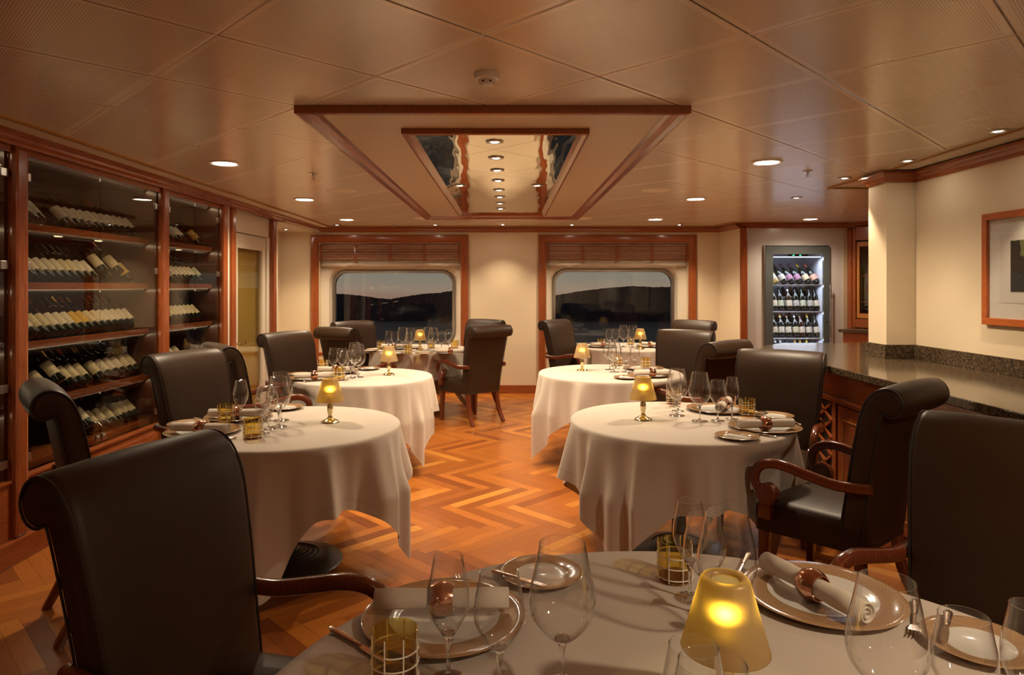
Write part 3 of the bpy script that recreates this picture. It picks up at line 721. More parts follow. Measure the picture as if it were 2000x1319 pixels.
# ------------------------------------------------------------------ glazed cream door and its posts
struct('trim_15', MB().box(XL-.06, XL-.0, 6.44, 6.53, 0, 2.275), CREAM)
struct('trim_16', MB().box(XL-.08, XL+.028, 6.53, 6.64, 0, 2.275, .022), MAHOG)
struct('trim_17', MB().box(XL-.08, XL+.028, 7.70, 7.80, 0, 2.275, .022), MAHOG)
struct('trim_18', MB().box(XL-.10, XL-.03, 7.80, 7.98, 0, 2.275), IVORY)
dr = empty('door_1', (XL-.05, 7.17, 0)); dr['kind'] = 'structure'; inv = Matrix.Translation(-dr.location)
def dput(mb, name, m, par=None, **k):
    o = mb.build(name, m, par or dr, **k)
    if par is None: o.matrix_parent_inverse = inv
    return o
dput(MB().box(XL-.09, XL-.03, 6.64, 7.70, 2.06, 2.275).box(XL-.09, XL-.02, 6.64, 6.70, 0, 2.06, .004).box(XL-.09, XL-.02, 7.60, 7.70, 0, 2.06, .004), 'door_frame', IVORY)
dput(MB().box(XL-.085, XL-.035, 6.705, 6.82, .01, 2.05, .003).box(XL-.085, XL-.035, 7.50, 7.595, .01, 2.05, .003).box(XL-.085, XL-.035, 6.82, 7.50, 1.90, 2.05, .003).box(XL-.085, XL-.035, 6.82, 7.50, .01, .22, .003), 'door_leaf', IVORY)
dput(MB().box(XL-.065, XL-.058, 6.82, 7.50, .22, 1.90), 'pane', FROST)
dput(MB().box(XL-.105, XL-.092, 6.70, 7.60, .02, 2.04), 'roller_blind', plain('drawn_curtain', (.80, .70, .42), .9))
m = MB().lathe([(.014, 0), (.014, .02)], 16, M=T(XL-.035, 6.765, .93)@R(PI/2, 4, 'Y'), cap1=True); m.tube([(XL-.015, 6.765, .93), (XL+.015, 6.765, .93), (XL+.02, 6.78, .93), (XL+.02, 6.89, .928)], .009)
dput(m, 'door_handle', CHROME, smooth=True)

# ------------------------------------------------------------------ wine cooler
cl = empty('wine_cooler', ((FX0+FX1)/2, FY, 0)); tag(cl, 'tall built-in wine cooler with a grey glass door, lit cool white', 'wine cooler'); inv = Matrix.Translation(-cl.location)
def cput(mb, name, m, **k): o = mb.build(name, m, cl, **k); o.matrix_parent_inverse = inv; return o
LINER = plain('cooler_liner', (.62, .66, .74), .35)
cput(MB().box(FX0, FX1, FY+.62, FY+.64, .05, FZ1).box(FX0, FX0+.07, FY+.03, FY+.62, .05, FZ1).box(FX1-.07, FX1, FY+.03, FY+.62, .05, FZ1).box(FX0, FX1, FY+.03, FY+.62, 1.96, FZ1).box(FX0, FX1, FY+.03, FY+.62, .05, .12), 'liner', LINER)
gx0, gx1, gz0, gz1 = 3.475, 4.135, .25, 1.93
cput(MB().box(FX0+.01, gx0, FY-.035, FY+.005, .06, FZ1-.015, .004).box(gx1, FX1-.01, FY-.035, FY+.005, .06, FZ1-.015, .004).box(gx0, gx1, FY-.034, FY+.004, gz1, FZ1-.015).box(gx0, gx1, FY-.034, FY+.004, .06, gz0), 'door_frame', SLATE)
cput(MB().box(gx0, gx1, FY-.022, FY-.012, gz0, gz1), 'door_glass', FRIDGEGLASS)
cput(MB().tube([(4.205, FY-.08, .62), (4.205, FY-.08, 1.53)], .011, 12).tube([(4.205, FY-.08, .68), (4.205, FY-.02, .68)], .007).tube([(4.205, FY-.08, 1.47), (4.205, FY-.02, 1.47)], .007), 'handle', STEEL, smooth=True)
cput(MB().lathe([(.012, 0), (.012, .01)], 14, M=T(4.165, FY-.035, 1.06)@R(PI/2, 4, 'X'), cap1=True), 'lock', STEEL)
cput(MB().box(FX0-.005, FX0+.01, FY-.03, FY, .05, FZ1), 'edge_strip', STEEL)
CZ = [1.535, 1.175, .820, .48]
for k, z in enumerate(CZ):
    cput(MB().box(3.44, 4.16, FY+.06, FY+.55, z-.012, z), 'shelf', plain('wire_shelf', (.7, .72, .76), .25, .5) if 'wire_shelf' not in bpy.data.materials else bpy.data.materials['wire_shelf'])
    cput(MB().tube([(3.44, FY+.42, z+.235), (4.16, FY+.42, z+.235)], .004), 'back_rail', STEEL)
cput(MB().box(3.70, 3.96, FY+.04, FY+.06, 1.905, 1.93), 'control_panel', BLACK)
cput(MB().box(3.76, 3.78, FY+.036, FY+.041, 1.912, 1.924).box(3.85, 3.87, FY+.036, FY+.041, 1.912, 1.924), 'display', GREENLED)
cput(MB().box(3.445, 3.457, FY+.05, FY+.065, .3, 1.9).box(3.46, 4.14, FY+.05, FY+.065, 1.89, 1.902), 'led_tubes', LED)
for k, z in enumerate([1.90]+CZ[:3]):
    d = bpy.data.lights.new('cooler_light', 'AREA'); d.shape = 'RECTANGLE'; d.size = .62; d.size_y = .12; d.energy = 3.6; d.color = (.78, .86, 1)
    l = bpy.data.objects.new('cooler_light', d); col.objects.link(l); l.parent = cl; l.matrix_parent_inverse = inv; l.location = (3.80, FY+.12, z-.02); l.rotation_euler = (math.radians(-20), 0, 0)
def cooler_row(si, items, kind, tilt):
    for i, (px, lab, cap, g) in enumerate(items):
        X = (px-VX)*(FY+.22)/F_PX; b = bottle(kind, (X, FY+.16, CZ[si]+.02), (-tilt, -.38 if kind == 'champ' else random.uniform(-.07, .0), 0), lab, cap,
            '%s-labelled bottle, %s foil, %s from left, front row, cooler\'s %s shelf' % (lab, cap, ORD[i], ORD[si]), 'bottles in the wine cooler', glass=g)
random.seed(5)
def zx(x): return 1480+x*.182
cooler_row(0, [(zx(182), 'silver', 'gold', BOTTLE_C), (zx(275), 'silver', 'black', None), (zx(355), 'purple', 'purple', None), (zx(440), 'purple', 'purple', None), (zx(530), 'cream', 'gold', None), (zx(618), 'pink', 'copper', None)], 'champ', .55)
cooler_row(1, [(zx(168), 'white', 'black', None), (zx(235), 'green', 'green', None), (zx(325), 'white', 'silver', BOTTLE_B), (zx(400), 'silver', 'black', None), (zx(472), 'green', 'green', None), (zx(550), 'silver', 'black', None), (zx(622), 'white', 'black', None)], 'burg', .30)
cooler_row(2, [(zx(172), 'cream', 'silver', None), (zx(242), 'white', 'gold', None), (zx(318), 'white', 'brown', None), (zx(395), 'cream', 'silver', None), (zx(465), 'white', 'brown', BOTTLE_B), (zx(540), 'white', 'yellow', None), (zx(622), 'white', 'green', None)], 'burg', .30)
cooler_row(3, [(zx(185), 'white', 'silver', None), (zx(240), 'white', 'silver', None), (zx(315), 'white', 'green', None), (zx(400), 'cream', 'gold', None), (zx(455), 'cream', 'gold', None), (zx(515), 'cream', 'yellow', None), (zx(580), 'white', 'black', None)], 'bord', .15)
for si, xs in ((1, (268, 352, 412, 500, 580)), (2, (195, 275, 340, 420, 495, 570))):
    for i, x in enumerate(xs):
        X = (zx(x)-VX)*(FY+.42)/F_PX
        bottle('burg', (X, FY+.36, CZ[si]+.02), (-.22, 0, 0), 'white', ['black', 'green', 'brown', 'gold', 'yellow', 'silver'][(i*3+si) % 6], 'dark bottle, %s from left, back row, cooler\'s %s shelf' % (ORD[i], ORD[si]), 'bottles in the back of the wine cooler')

# glazed cabinet in the far right corner, angled, on a granite ledge
gc = empty('corner_cabinet', (4.745, 8.42, 0), math.radians(-52)); tag(gc, 'narrow mahogany corner cabinet with a glazed door between the cooler and the pillar', 'cabinet')
MB().box(-.40, -.365, -.05, .10, .98, 2.27, .01).box(.50, .60, -.05, .10, .98, 2.27, .01).box(-.365, .50, -.05, .10, 2.10, 2.27).box(-.365, .50, -.05, .10, .98, 1.09).build('carcass', MAHOG, gc)
MB().box(-.30, .50, .35, .37, .98, 2.2).build('back_panel', DARKWOOD, gc)
m = MB().box(-.36, -.325, -.03, 0, 1.10, 2.08, .004).box(.40, .46, -.03, 0, 1.10, 2.08, .004).box(-.325, .4, -.03, 0, 2.02, 2.08).box(-.325, .4, -.03, 0, 1.10, 1.16); m.build('door_frame', INLAY, gc)
MB().box(-.325, .4, -.018, -.012, 1.16, 2.02).build('door_glass', DOORGLASS, gc)
for z in (1.3, 1.47, 1.64, 1.81, 1.95): MB().box(-.36, .48, .02, .34, z, z+.012).build('shelf', MAHOG_X, gc)
struct('wall_corner', MB().box(-.9, 1.6, .38, .45, 0, CEIL_Z, M=T(4.745, 8.42, 0)@R(math.radians(-52), 4, 'Z')), WALLP)
lg = MB().box(-.42, .62, -.40, .34, .93, .97, .004).box(-.42, .62, .30, .34, .97, 1.09).build('back_counter', GRANITE, loc=(4.745, 8.42, 0), rot=(0, 0, math.radians(-52))); tag(lg, 'small granite ledge below the glazed corner cabinet', 'counter')
MB().box(-.38, .60, -.36, .3, 0, .93).build('cupboard', MAHOG, lg)

# ------------------------------------------------------------------ bar: granite worktop and mahogany front
bar = empty('bar_counter', (2.15, 3.9, 0)); tag(bar, 'mahogany bar front with inlaid panels and diamond wine racks under the granite top', 'bar'); inv = Matrix.Translation(-bar.location)
def bput(mb, name, m, **k): o = mb.build(name, m, bar, **k); o.matrix_parent_inverse = inv; return o
CT = .99
BX = 2.16
bput(MB().prism([(BX+.02, -1.0), (BX+.02, 5.55), (2.50, 5.98), (4.3, 5.98), (4.3, 5.10), (2.70, 5.10), (2.70, 4.78), (2.88, 4.78), (2.88, -1.0)], 2, .0, .94), 'carcass', MAHOG)
bput(MB().box(BX-.012, BX+.02, -1, 5.55, .78, .945).box(BX-.032, BX+.02, -1, 5.55, .765, .785, .006).box(BX-.022, BX+.02, -1, 5.55, .745, .765, .004).box(BX-.02, BX+.02, -1, 5.55, 0, .12, .004), 'frieze', MAHOG_H)
bays = [(4.93, 5.40, 'p'), (4.47, 4.84, 'd'), (3.93, 4.40, 'p'), (3.39, 3.86, 'p'), (2.95, 3.32, 'd'), (2.40, 2.88, 'p'), (1.86, 2.33, 'p')]
for a, b, k in bays:
    if k == 'p':
        m = MB().box(BX-.004, BX+.02, a, b, .15, .73, .003)
        o = bput(m, 'panel', MAHOG)
        t_ = .012; g = .06; m = MB().box(BX-.007, BX, a+g, b-g, .64, .64+t_).box(BX-.007, BX, a+g, b-g, .22, .22+t_).box(BX-.007, BX, a+g, a+g+t_, .22, .64).box(BX-.007, BX, b-g-t_, b-g, .22, .64)
        c_ = (a+b)/2; m.prism([(c_-.025, .44), (c_, .37), (c_+.025, .44), (c_, .51)], 0, BX-.007, BX)
        m.build('inlay', INLAY, o)
    else:
        o = bput(MB().box(BX+.001, BX+.018, a, b, .15, .73), 'rack_recess', BLACK)
        m = MB(); n = 5; dz = (.73-.15)/n; ww = b-a
        for k2 in range(-1, n+1):
            for s in (1, -1):
                z0 = .15+k2*dz; z1 = z0+dz*1.0*2
                p0, p1 = ((a, z0), (b, z1)) if s > 0 else ((a, z1), (b, z0))
                # clip to the opening
                def clip(p0, p1):
                    (u0, v0), (u1, v1) = p0, p1; out = []
                    lo, hi = .15, .73; t0, t1 = 0, 1; d = v1-v0
                    ta, tb = sorted(((lo-v0)/d, (hi-v0)/d)); t0, t1 = max(0, ta), min(1, tb)
                    return None if t0 >= t1 else ((u0+(u1-u0)*t0, v0+d*t0), (u0+(u1-u0)*t1, v0+d*t1))
                c2 = clip(p0, p1)
                if c2: m.sweep([(BX-.004, *c2[0]), (BX-.004, *c2[1])], [(-.014, -.008), (.014, -.008), (.014, .008), (-.014, .008)])
        m.build('lattice', MAHOG, o)
        bput(MB().box(BX-.01, BX+.02, a-.05, a, .12, .75).box(BX-.01, BX+.02, b, b+.05, .12, .75), 'stile', MAHOG)
wt_ = MB().prism([(2.10, -1.0), (2.075, 5.62), (2.12, 5.74), (2.50, 6.16), (4.4, 6.2), (4.4, 5.065), (2.705, 5.065), (2.705, 4.815), (2.915, 4.815), (2.915, -1.0)], 2, .945, CT)
o = wt_.build('granite_worktop', GRANITE); tag(o, 'long polished brown granite worktop on the bar, right side', 'worktop')
bvm = o.modifiers.new('edge', 'BEVEL'); bvm.width = .005; bvm.segments = 2; bvm.limit_method = 'ANGLE'
o = MB().box(2.895, 2.92, -1, 4.82, CT, CT+.10, .003).box(2.685, 2.92, 4.795, 4.82, CT, CT+.10, .003).box(2.685, 2.71, 4.82, 5.06, CT, CT+.10, .003).build('granite_backsplash', GRANITE); tag(o, 'low brown granite upstand along the right wall and round the pillar', 'backsplash')
# framed picture on the right wall
pf = empty('framed_picture', (XR, 3.62, 1.61)); tag(pf, 'framed picture in a wide orange-brown wood frame on the right wall', 'picture')
def fr(y0, y1, z0, z1, w, d): return MB().box(-d, 0, y0, y1, z1-w, z1, .003).box(-d, 0, y0, y1, z0, z0+w, .003).box(-d, 0, y0, y0+w, z0+w, z1-w, .003).box(-d, 0, y1-w, y1, z0+w, z1-w, .003)
fr(-.49, .49, -.335, .335, .042, .030).build('frame', CHERRY, pf)
MB().box(-.012, 0, -.45, .45, -.30, .30).build('mat_board', plain('mat_board', (.66, .62, .55), .8), pf)
MB().box(-.014, -.011, -.36, .36, -.20, .20).build('print_paper', plain('print_paper', (.60, .55, .49), .8), pf)
m = N('dark_photo_print'); nn = m.noise(m.coord(), 9, 3); m.set(m.mix(m.math('GREATER_THAN', nn, .62), (.022, .020, .016), (.12, .12, .05)), .3)
MB().box(-.016, -.013, -.27, .27, -.135, .16).build('print', m.m, pf)
MB().box(-.022, -.020, -.45, .45, -.30, .30).build('glazing', thin_glass('picture_glass', base=.012, k=.3), pf)

# ================================================================== CHAIRS
def rsec(w, h, r=.3, n=3):
    """rounded rectangle section, full width w and height h"""
    P = []; rr = min(w, h)*r
    for cx, cy, a in ((w/2-rr, h/2-rr, 0), (-w/2+rr, h/2-rr, 90), (-w/2+rr, -h/2+rr, 180), (w/2-rr, -h/2+rr, 270)):
        for k in range(n+1): t = math.radians(a+90*k/n); P.append((cx+rr*math.cos(t), cy+rr*math.sin(t)))
    return P
def catmull(P, n=6):
    P = [Vector(p) for p in P]; out = []
    for i in range(len(P)-1):
        p0, p1, p2, p3 = P[max(i-1, 0)], P[i], P[i+1], P[min(i+2, len(P)-1)]
        for k in range(n):
            t = k/n; out.append(.5*((2*p1)+(-p0+p2)*t+(2*p0-5*p1+4*p2-p3)*t*t+(-p0+3*p1-3*p2+p3)*t**3))
    return out+[P[-1]]
def make_chair():
    t = empty('dining_chair'); tag(t, 'x', 'chair')
    prof = [(-.105, .40), (-.118, .50), (-.140, .62), (-.162, .75), (-.184, .86), (-.202, .94), (-.222, 1.000), (-.250, 1.045), (-.285, 1.072), (-.325, 1.080), (-.362, 1.064), (-.382, 1.032), (-.384, .997), (-.366, .966), (-.338, .954), (-.315, .958), (-.303, .963),
            (-.291, .92), (-.276, .84), (-.255, .72), (-.237, .60), (-.220, .48), (-.205, .36), (-.16, .352), (-.11, .36)]
    C = [Vector(p) for p in prof]
    # smooth the outline
    L = []
    n = len(C)
    for i in range(n):
        p0, p1, p2, p3 = C[i-1], C[i], C[(i+1) % n], C[(i+2) % n]
        for k in range(3):
            u = k/3; L.append(.5*((2*p1)+(-p0+p2)*u+(2*p0-5*p1+4*p2-p3)*u*u+(-p0+3*p1-3*p2+p3)*u**3))
    n = len(L); nrm = []
    for i in range(n):
        d = (L[(i+1) % n]-L[i-1]).normalized(); nrm.append(Vector((d.y, -d.x)))   # sign fixed below
    cen = sum(L, Vector((0, 0)))/n
    area = sum(L[i].x*L[(i+1) % n].y-L[(i+1) % n].x*L[i].y for i in range(n))
    if area < 0: nrm = [-v for v in nrm]
    def hw(z): return .228+.042*min(1, max(0, (z-.40)/.55))
    mb = MB(); rings = []
    st = [(-1, .022), (-.985, .010), (-.955, .002), (-.90, -.002), (-.5, -.006), (0, -.008), (.5, -.006), (.90, -.002), (.955, .002), (.985, .010), (1, .022)]
    for fx, ins in st:
        rings.append([mb.bm.verts.new((fx*hw(p.y), p.x-nv.x*ins, p.y-nv.y*ins)) for p, nv in zip(L, nrm)])
    for a, b in zip(rings, rings[1:]):
        for i in range(n): mb.bm.faces.new((a[i], a[(i+1) % n], b[(i+1) % n], b[i]))
    mb.bm.faces.new(rings[0]); mb.bm.faces.new(rings[-1][::-1])
    br = mb.build('backrest', LEATHER, t, smooth=True, angle=60)
    for s in (-1, 1):
        P = [(s*(hw(p.y)*.985+.0005), p.x-nv.x*.004, p.y-nv.y*.004) for p, nv in zip(L, nrm)][n-9:]+[(s*(hw(p.y)*.985+.0005), p.x-nv.x*.004, p.y-nv.y*.004) for p, nv in zip(L, nrm)]
        m = MB(); m.tube(P[9:9+n-8], .0035, 6, up=Vector((1, 0, 0))); m.build('piping', PIPING, br, smooth=True)
        # welt round the scroll's cap
        cx, cz = -.325, 1.018; m = MB()
        m.tube([(s*(hw(1)*.955+.002), cx+.055*math.cos(a), cz+.055*math.sin(a)) for a in [2*PI*k/24-.6 for k in range(18)]], .003, 6, up=Vector((1, 0, 0))); m.build('scroll_seam', PIPING, br, smooth=True)
    # seat: upholstered box, a little wider in front, domed on top
    mb = MB(); nx, ny = 10, 10; y0, y1 = -.212, .285
    def W(y): return .232+.036*(y-y0)/(y1-y0)
    sec = [(0, .335), (0, .36), (-.0, .43), (.006, .455), (.022, .472)]
    rings = []
    def outline(ins):
        P = []; r = .03
        for cx, cy, a in ((1, 1, 0), (-1, 1, 90), (-1, -1, 180), (1, -1, 270)):
            for k in range(5):
                th = math.radians(a+90*k/4); yy = (y1-r if cy > 0 else y0+r); xx = cx*(W(y1 if cy > 0 else y0)-r)
                P.append((xx+(r-ins)*math.cos(th), yy+(r-ins)*math.sin(th)))
        return P
    for ins, z in sec: rings.append([mb.bm.verts.new((x, y, z)) for x, y in outline(ins)])
    for k, (f, z) in enumerate(((.88, .481), (.6, .490), (.3, .494))): rings.append([mb.bm.verts.new((x*f, (y-.015)*f+.015, z)) for x, y in outline(.022)])
    m_ = len(rings[0])
    for a, b in zip(rings, rings[1:]):
        for i in range(m_): mb.bm.faces.new((a[i], a[(i+1) % m_], b[(i+1) % m_], b[i]))
    mb.bm.faces.new(rings[-1]); mb.bm.faces.new(rings[0][::-1])
    mb.build('seat', LEATHER, t, smooth=True, angle=50)
    # legs
    for s in (-1, 1):
        MB().sweep([(s*.232, .245, .36), (s*.235, .247, .18), (s*.240, .252, 0)], rsec(.050, .050, .15), scale=[1, .85, .62]).build('leg', CHAIRWOOD, t, smooth=True)
        MB().sweep(catmull([(s*.200, -.182, .37), (s*.202, -.192, .24), (s*.208, -.225, .12), (s*.218, -.285, 0)], 4), rsec(.048, .048, .15), scale=[1-.28*k/12 for k in range(13)]).build('leg', CHAIRWOOD, t, smooth=True)
    # arms: low at the back, rising, then curling over to a scroll on the seat's front
    for s in (-1, 1):
        P = catmull([(s*.258, -.255, .640), (s*.264, -.180, .632), (s*.272, -.09, .632), (s*.282, .02, .652), (s*.288, .12, .672), (s*.290, .20, .668), (s*.290, .252, .634), (s*.288, .268, .585), (s*.286, .252, .545), (s*.284, .222, .520)], 5)
        k = len(P)-1
        mb = MB().sweep(P, rsec(.036, .046, .35), up=Vector((1, 0, 0)), scale=[1.0 if i < k*.75 else 1-.25*(i-k*.75)/(k*.25) for i in range(k+1)])
        mb.lathe([(0, -.024), (.048, -.024), (.053, -.019), (.053, .019), (.048, .024), (0, .024)], 28, M=T(s*.278, .205, .520)@R(PI/2, 4, 'Y'))
        mb.box(s*.278-.02, s*.278+.02, .18, .245, .40, .50, .006)
        mb.build('arm', CHAIRWOOD, t, smooth=True)
    return t
chair0 = make_chair(); first = [True]; SEATS = []
def chair(x, y, fx, fy, label):
    t = chair0 if first[0] else copy_tree(chair0); first[0] = False
    SEATS.append((x, y, fx/math.hypot(fx, fy), fy/math.hypot(fx, fy)))
    t.location = (x, y, 0); t.rotation_euler = (0, 0, math.atan2(-fx, fy)); tag(t, label, 'chair', 'dining chairs'); return t
chair(-.665, 1.665, .95, -.316, 'largest dark leather chair, at the left bottom, its arm pointing to the foreground cloth')
chair(-1.80, 3.16, .77, .64, 'dark leather armchair at the left picture edge, seen side on')
chair(-1.83, 4.28, .91, -.41, 'brown leather chair facing us right before the wine cabinet')
chair(-1.90, 5.18, .77, .64, 'brown leather chair mostly hidden behind the chair before the wine cabinet')
chair(-1.81, 6.13, .86, -.51, 'brown leather chair facing us in front of the glazed cream door')
chair(-1.61, 7.24, .55, .83, 'brown leather chair showing its top roll, before the left window table')
chair(-1.68, 8.02, .70, -.70, 'brown leather chair standing right against the left window, facing us')
chair(-.47, 8.44, -.60, -.80, 'brown leather chair by the wall between the windows, only its rolled top showing')
chair(-.40, 7.57, -.66, .75, 'brown leather armchair in the aisle seen from behind, whole back and legs visible')
chair(.84, 8.40, .76, -.65, 'brown leather armchair left of the right window table, facing right')
chair(2.13, 8.25, -.70, -.70, 'brown leather chair right of the right window table, mostly hidden')
chair(1.565, 6.31, -.55, -.83, 'brown leather chair facing us behind the right back table, in front of the right window')
chair(1.51, 5.50, -.65, .75, 'brown leather chair with a rolled top towards us between the two right tables')
chair(1.64, 4.21, -.55, -.83, 'broad brown leather chair facing us before the bar, behind the right middle table')
chair(1.58, 3.22, -.64, .77, 'dark leather armchair seen from its side, between the right middle table and bar')
chair(1.34, 1.92, -.80, -.60, 'very dark leather chair cropped by the right edge, at the foreground table')

# ================================================================== TABLES AND CLOTHS
TZ = .75
def table(x, y, r, label):
    t = empty('dining_table', (x, y, 0)); tag(t, label, 'table', 'round pedestal tables')
    MB().lathe([(0, TZ-.035), (r-.02, TZ-.035), (r-.008, TZ-.02), (r-.008, TZ-.006), (0, TZ-.006)], 64).build('tabletop', MAHOG, t, smooth=True)
    MB().lathe([(.045, .07), (.04, .12), (.04, .66), (.09, TZ-.036)], 24).build('pedestal', IRON, t, smooth=True)
    prof = [(0, .001), (.275, .001), (.283, .006), (.275, .016), (.20, .035)]
    for k in range(4): rr = .15-.024*k; prof += [(rr+.012, .045+.006*k), (rr+.006, .050+.006*k), (rr, .046+.007*k)]
    prof += [(.05, .075), (.045, .09)]
    MB().lathe(prof, 56).build('pedestal_base', IRON, t, smooth=True)
def cloth(x, y, r, phi, label, a=None, seed=0, flat=()):
    a = a or r+.285; rnd = random.Random(seed); mb = MB(); bm = mb.bm
    NT = 288; NS = 26; ph = [rnd.uniform(0, 2*PI) for _ in range(4)]
    inner = [bm.verts.new((0, 0, 0))]; cols = []; dist = {}
    for i in range(NT):
        th = 2*PI*i/NT; q = (th-phi+PI/4) % (PI/2)-PI/4       # angle from the nearest corner direction... corners at q=+-pi/4
        e = a/max(abs(math.cos(th-phi+PI/4)), abs(math.sin(th-phi+PI/4)))   # phi is the direction of one corner
        for ea, eb, ew in flat: e += eb*math.exp(-(((th-ea+PI) % (2*PI)-PI)/ew)**2)   # a gathered fold hanging lower
        dc = abs(((th-phi+PI/4) % (PI/2))-PI/4)
        corner = math.exp(-(dc/.30)**2)
        c = []
        for rr in (.25, .5, .75, .9, .97): c.append((r*rr, 0, e-r*rr))
        rc = .016; Lq = rc*PI/2
        for k in range(1, 4): w = PI/2*k/3; c.append((r-rc+rc*math.sin(w)+.004, -rc*(1-math.cos(w)), e-r-rc*w))
        drop = e-r-Lq
        fold = math.sin(9*th+ph[0]+1.2*math.sin(2*th+ph[1]))+.45*math.sin(17*th+ph[2])
        fold = .9-1.9*abs(math.sin(5.5*th+ph[0]+.7*math.sin(2*th+ph[1])))**.7+.45*math.sin(13*th+ph[2]+math.sin(3*th))+.2*math.sin(29*th+ph[3])
        cf = math.cos((dc)*22)*corner*1.5
        for k in range(1, NS+1):
            s_ = drop*k/NS; u = min(1, s_/.30)
            amp = .048*u**.85*(1-.2*corner)
            z = -rc-s_
            rad = r+.006+.035*u+amp*fold+.055*u*u*corner*(.55+.45*cf)
            if TZ+z < .012: z = .012-TZ; rad += (s_-(TZ-.012-rc))*.6
            c.append((rad, z, drop-s_))
        cols.append([bm.verts.new((R_*math.cos(th+ .05*corner*min(1, -zz/.4)*math.sin(dc*20) if zz < -.05 else th), 0, 0)) for R_, zz, _ in c])
        tw = 0
        for v, (R_, zz, dd) in zip(cols[-1], c):
            for sx_, sy_, fx_, fy_ in SEATS:        # the cloth is pushed in where a seat's front meets it
                if zz > -.03 or math.hypot(sx_-x, sy_-y) > 1.25: continue
                ux, uy = math.cos(th), math.sin(th); px_, py_ = x+R_*ux-sx_, y+R_*uy-sy_
                lx, ly = px_*fy_-py_*fx_, px_*fx_+py_*fy_
                if ly > .32 or ux*fx_+uy*fy_ > -.2: continue
                need = R_+(.32-ly)/(ux*fx_+uy*fy_)
                sm = lambda q: (lambda w: w*w*(3-2*w))(min(1, max(0, q)))
                w = sm((.48-abs(lx))/.15)*sm((-zz-.03)/.10)
                R_ = R_+(max(.22, min(R_, need))-R_)*w
            v.co = (R_*math.cos(th), R_*math.sin(th), zz); dist[v] = (i, dd)
    dist[inner[0]] = (0, a)
    for i in range(NT):
        A, B = cols[i], cols[(i+1) % NT]
        f = bm.faces.new((inner[0], A[0], B[0]))
        for k in range(len(A)-1): bm.faces.new((A[k], A[k+1], B[k+1], B[k]))
    for f in bm.faces:
        for lp in f.loops: lp[mb.uv].uv = (dist[lp.vert][0]/NT, dist[lp.vert][1])
    o = mb.build('tablecloth', CLOTH, smooth=True, angle=80, loc=(x, y, TZ)); tag(o, label, 'tablecloth', 'cream linen tablecloths')
    return o
TB = {'L1': (-1.19, 3.67, .594, math.radians(-9), 'left middle table'), 'L2': (-1.22, 5.69, .575, math.radians(-32), 'left back table'), 'L3': (-1.10, 8.22, .62, math.radians(-15), 'left window table'),
      'R1': (.97, 3.82, .61, math.radians(-133), 'right middle table'), 'R2': (.90, 5.93, .625, math.radians(-160), 'right back table'), 'R3': (1.52, 8.45, .62, math.radians(-150), 'right window table'),
      'F': (.36, 1.08, .85, math.radians(40), 'foreground table')}
TDESC = {'L1': 'table before the wine cabinet', 'L2': 'table before the glazed cream door', 'L3': 'table at the left window', 'R1': 'table next to the bar',
         'R2': 'table between the bar table and right window', 'R3': 'table at the right window', 'F': 'large table filling the foreground'}
for i, (k, (x, y, r, phi, nm)) in enumerate(TB.items()):
    table(x, y, r, 'round pedestal %s' % TDESC[k])
    cloth(x, y, r, phi, 'cream linen cloth on the %s' % TDESC[k], seed=i+3, flat=((math.radians(-80), .24, .20),) if k == 'L1' else (), a=(r+.325 if k != 'F' else r+.25))

# ================================================================== TABLEWARE
def copies(maker):
    proto = []
    def get():
        if not proto: proto.append(maker()); return proto[0]
        return copy_tree(proto[0])
    return get
def wineglass(name, h, rr, rb, zb, zm, foot):
    """rim radius rr, widest rb at zm, bowl bottom zb"""
    def mk():
        P = catmull([(.006, zb, 0), (rb*.45, zb+.010, 0), (rb*.86, zb+.040, 0), (rb, zm, 0), (rb*.97, zm+.030, 0), ((rb+rr)/2, (zm+h)/2+.01, 0), (rr, h, 0)], 5)
        prof = [(p.x, p.y) for p in P]
        m = MB().lathe([(0, zb)]+prof, 48)
        m.lathe([(rr-.0007, h), (rr, h+.0010), (rr+.0007, h), (rr, h-.0006)], 48)
        g = m.build(name, GLASS, smooth=True, angle=180)
        m = MB().lathe([(0, zb+.010), (.012, zb+.0085), (.0145, zb+.004), (.010, zb-.001), (.008, zb-.008), (.0045, zb-.022), (.0034, zb*.55), (.0038, .022), (.007, .009), (.0, .008)], 16); m.build('stem', STEMGLASS, g, smooth=True, angle=180)
        m = MB().lathe([(.007, .010), (.016, .005), (foot*.85, .0022), (foot, .0016), (foot, .0006), (foot*.9, .0004), (0, .0004)], 40); m.build('foot', GLASS_B, g, smooth=True, angle=60)
        return g
    return copies(mk)
G = {'flute': wineglass('champagne_glass', .237, .028, .040, .088, .150, .036), 'medium': wineglass('white_wine_glass', .228, .036, .047, .087, .145, .038), 'large': wineglass('red_wine_glass', .272, .043, .062, .090, .158, .046)}
GN = {'flute': ('slender glass', 'slender wine glasses'), 'medium': ('medium wine glass', 'medium wine glasses'), 'large': ('large wine glass', 'large red wine glasses')}
def glass(kind, x, y, where):
    g = G[kind](); g.location = (x, y, TZ+.001); tag(g, GN[kind][0]+' '+where, 'wine glass', GN[kind][1]); return g
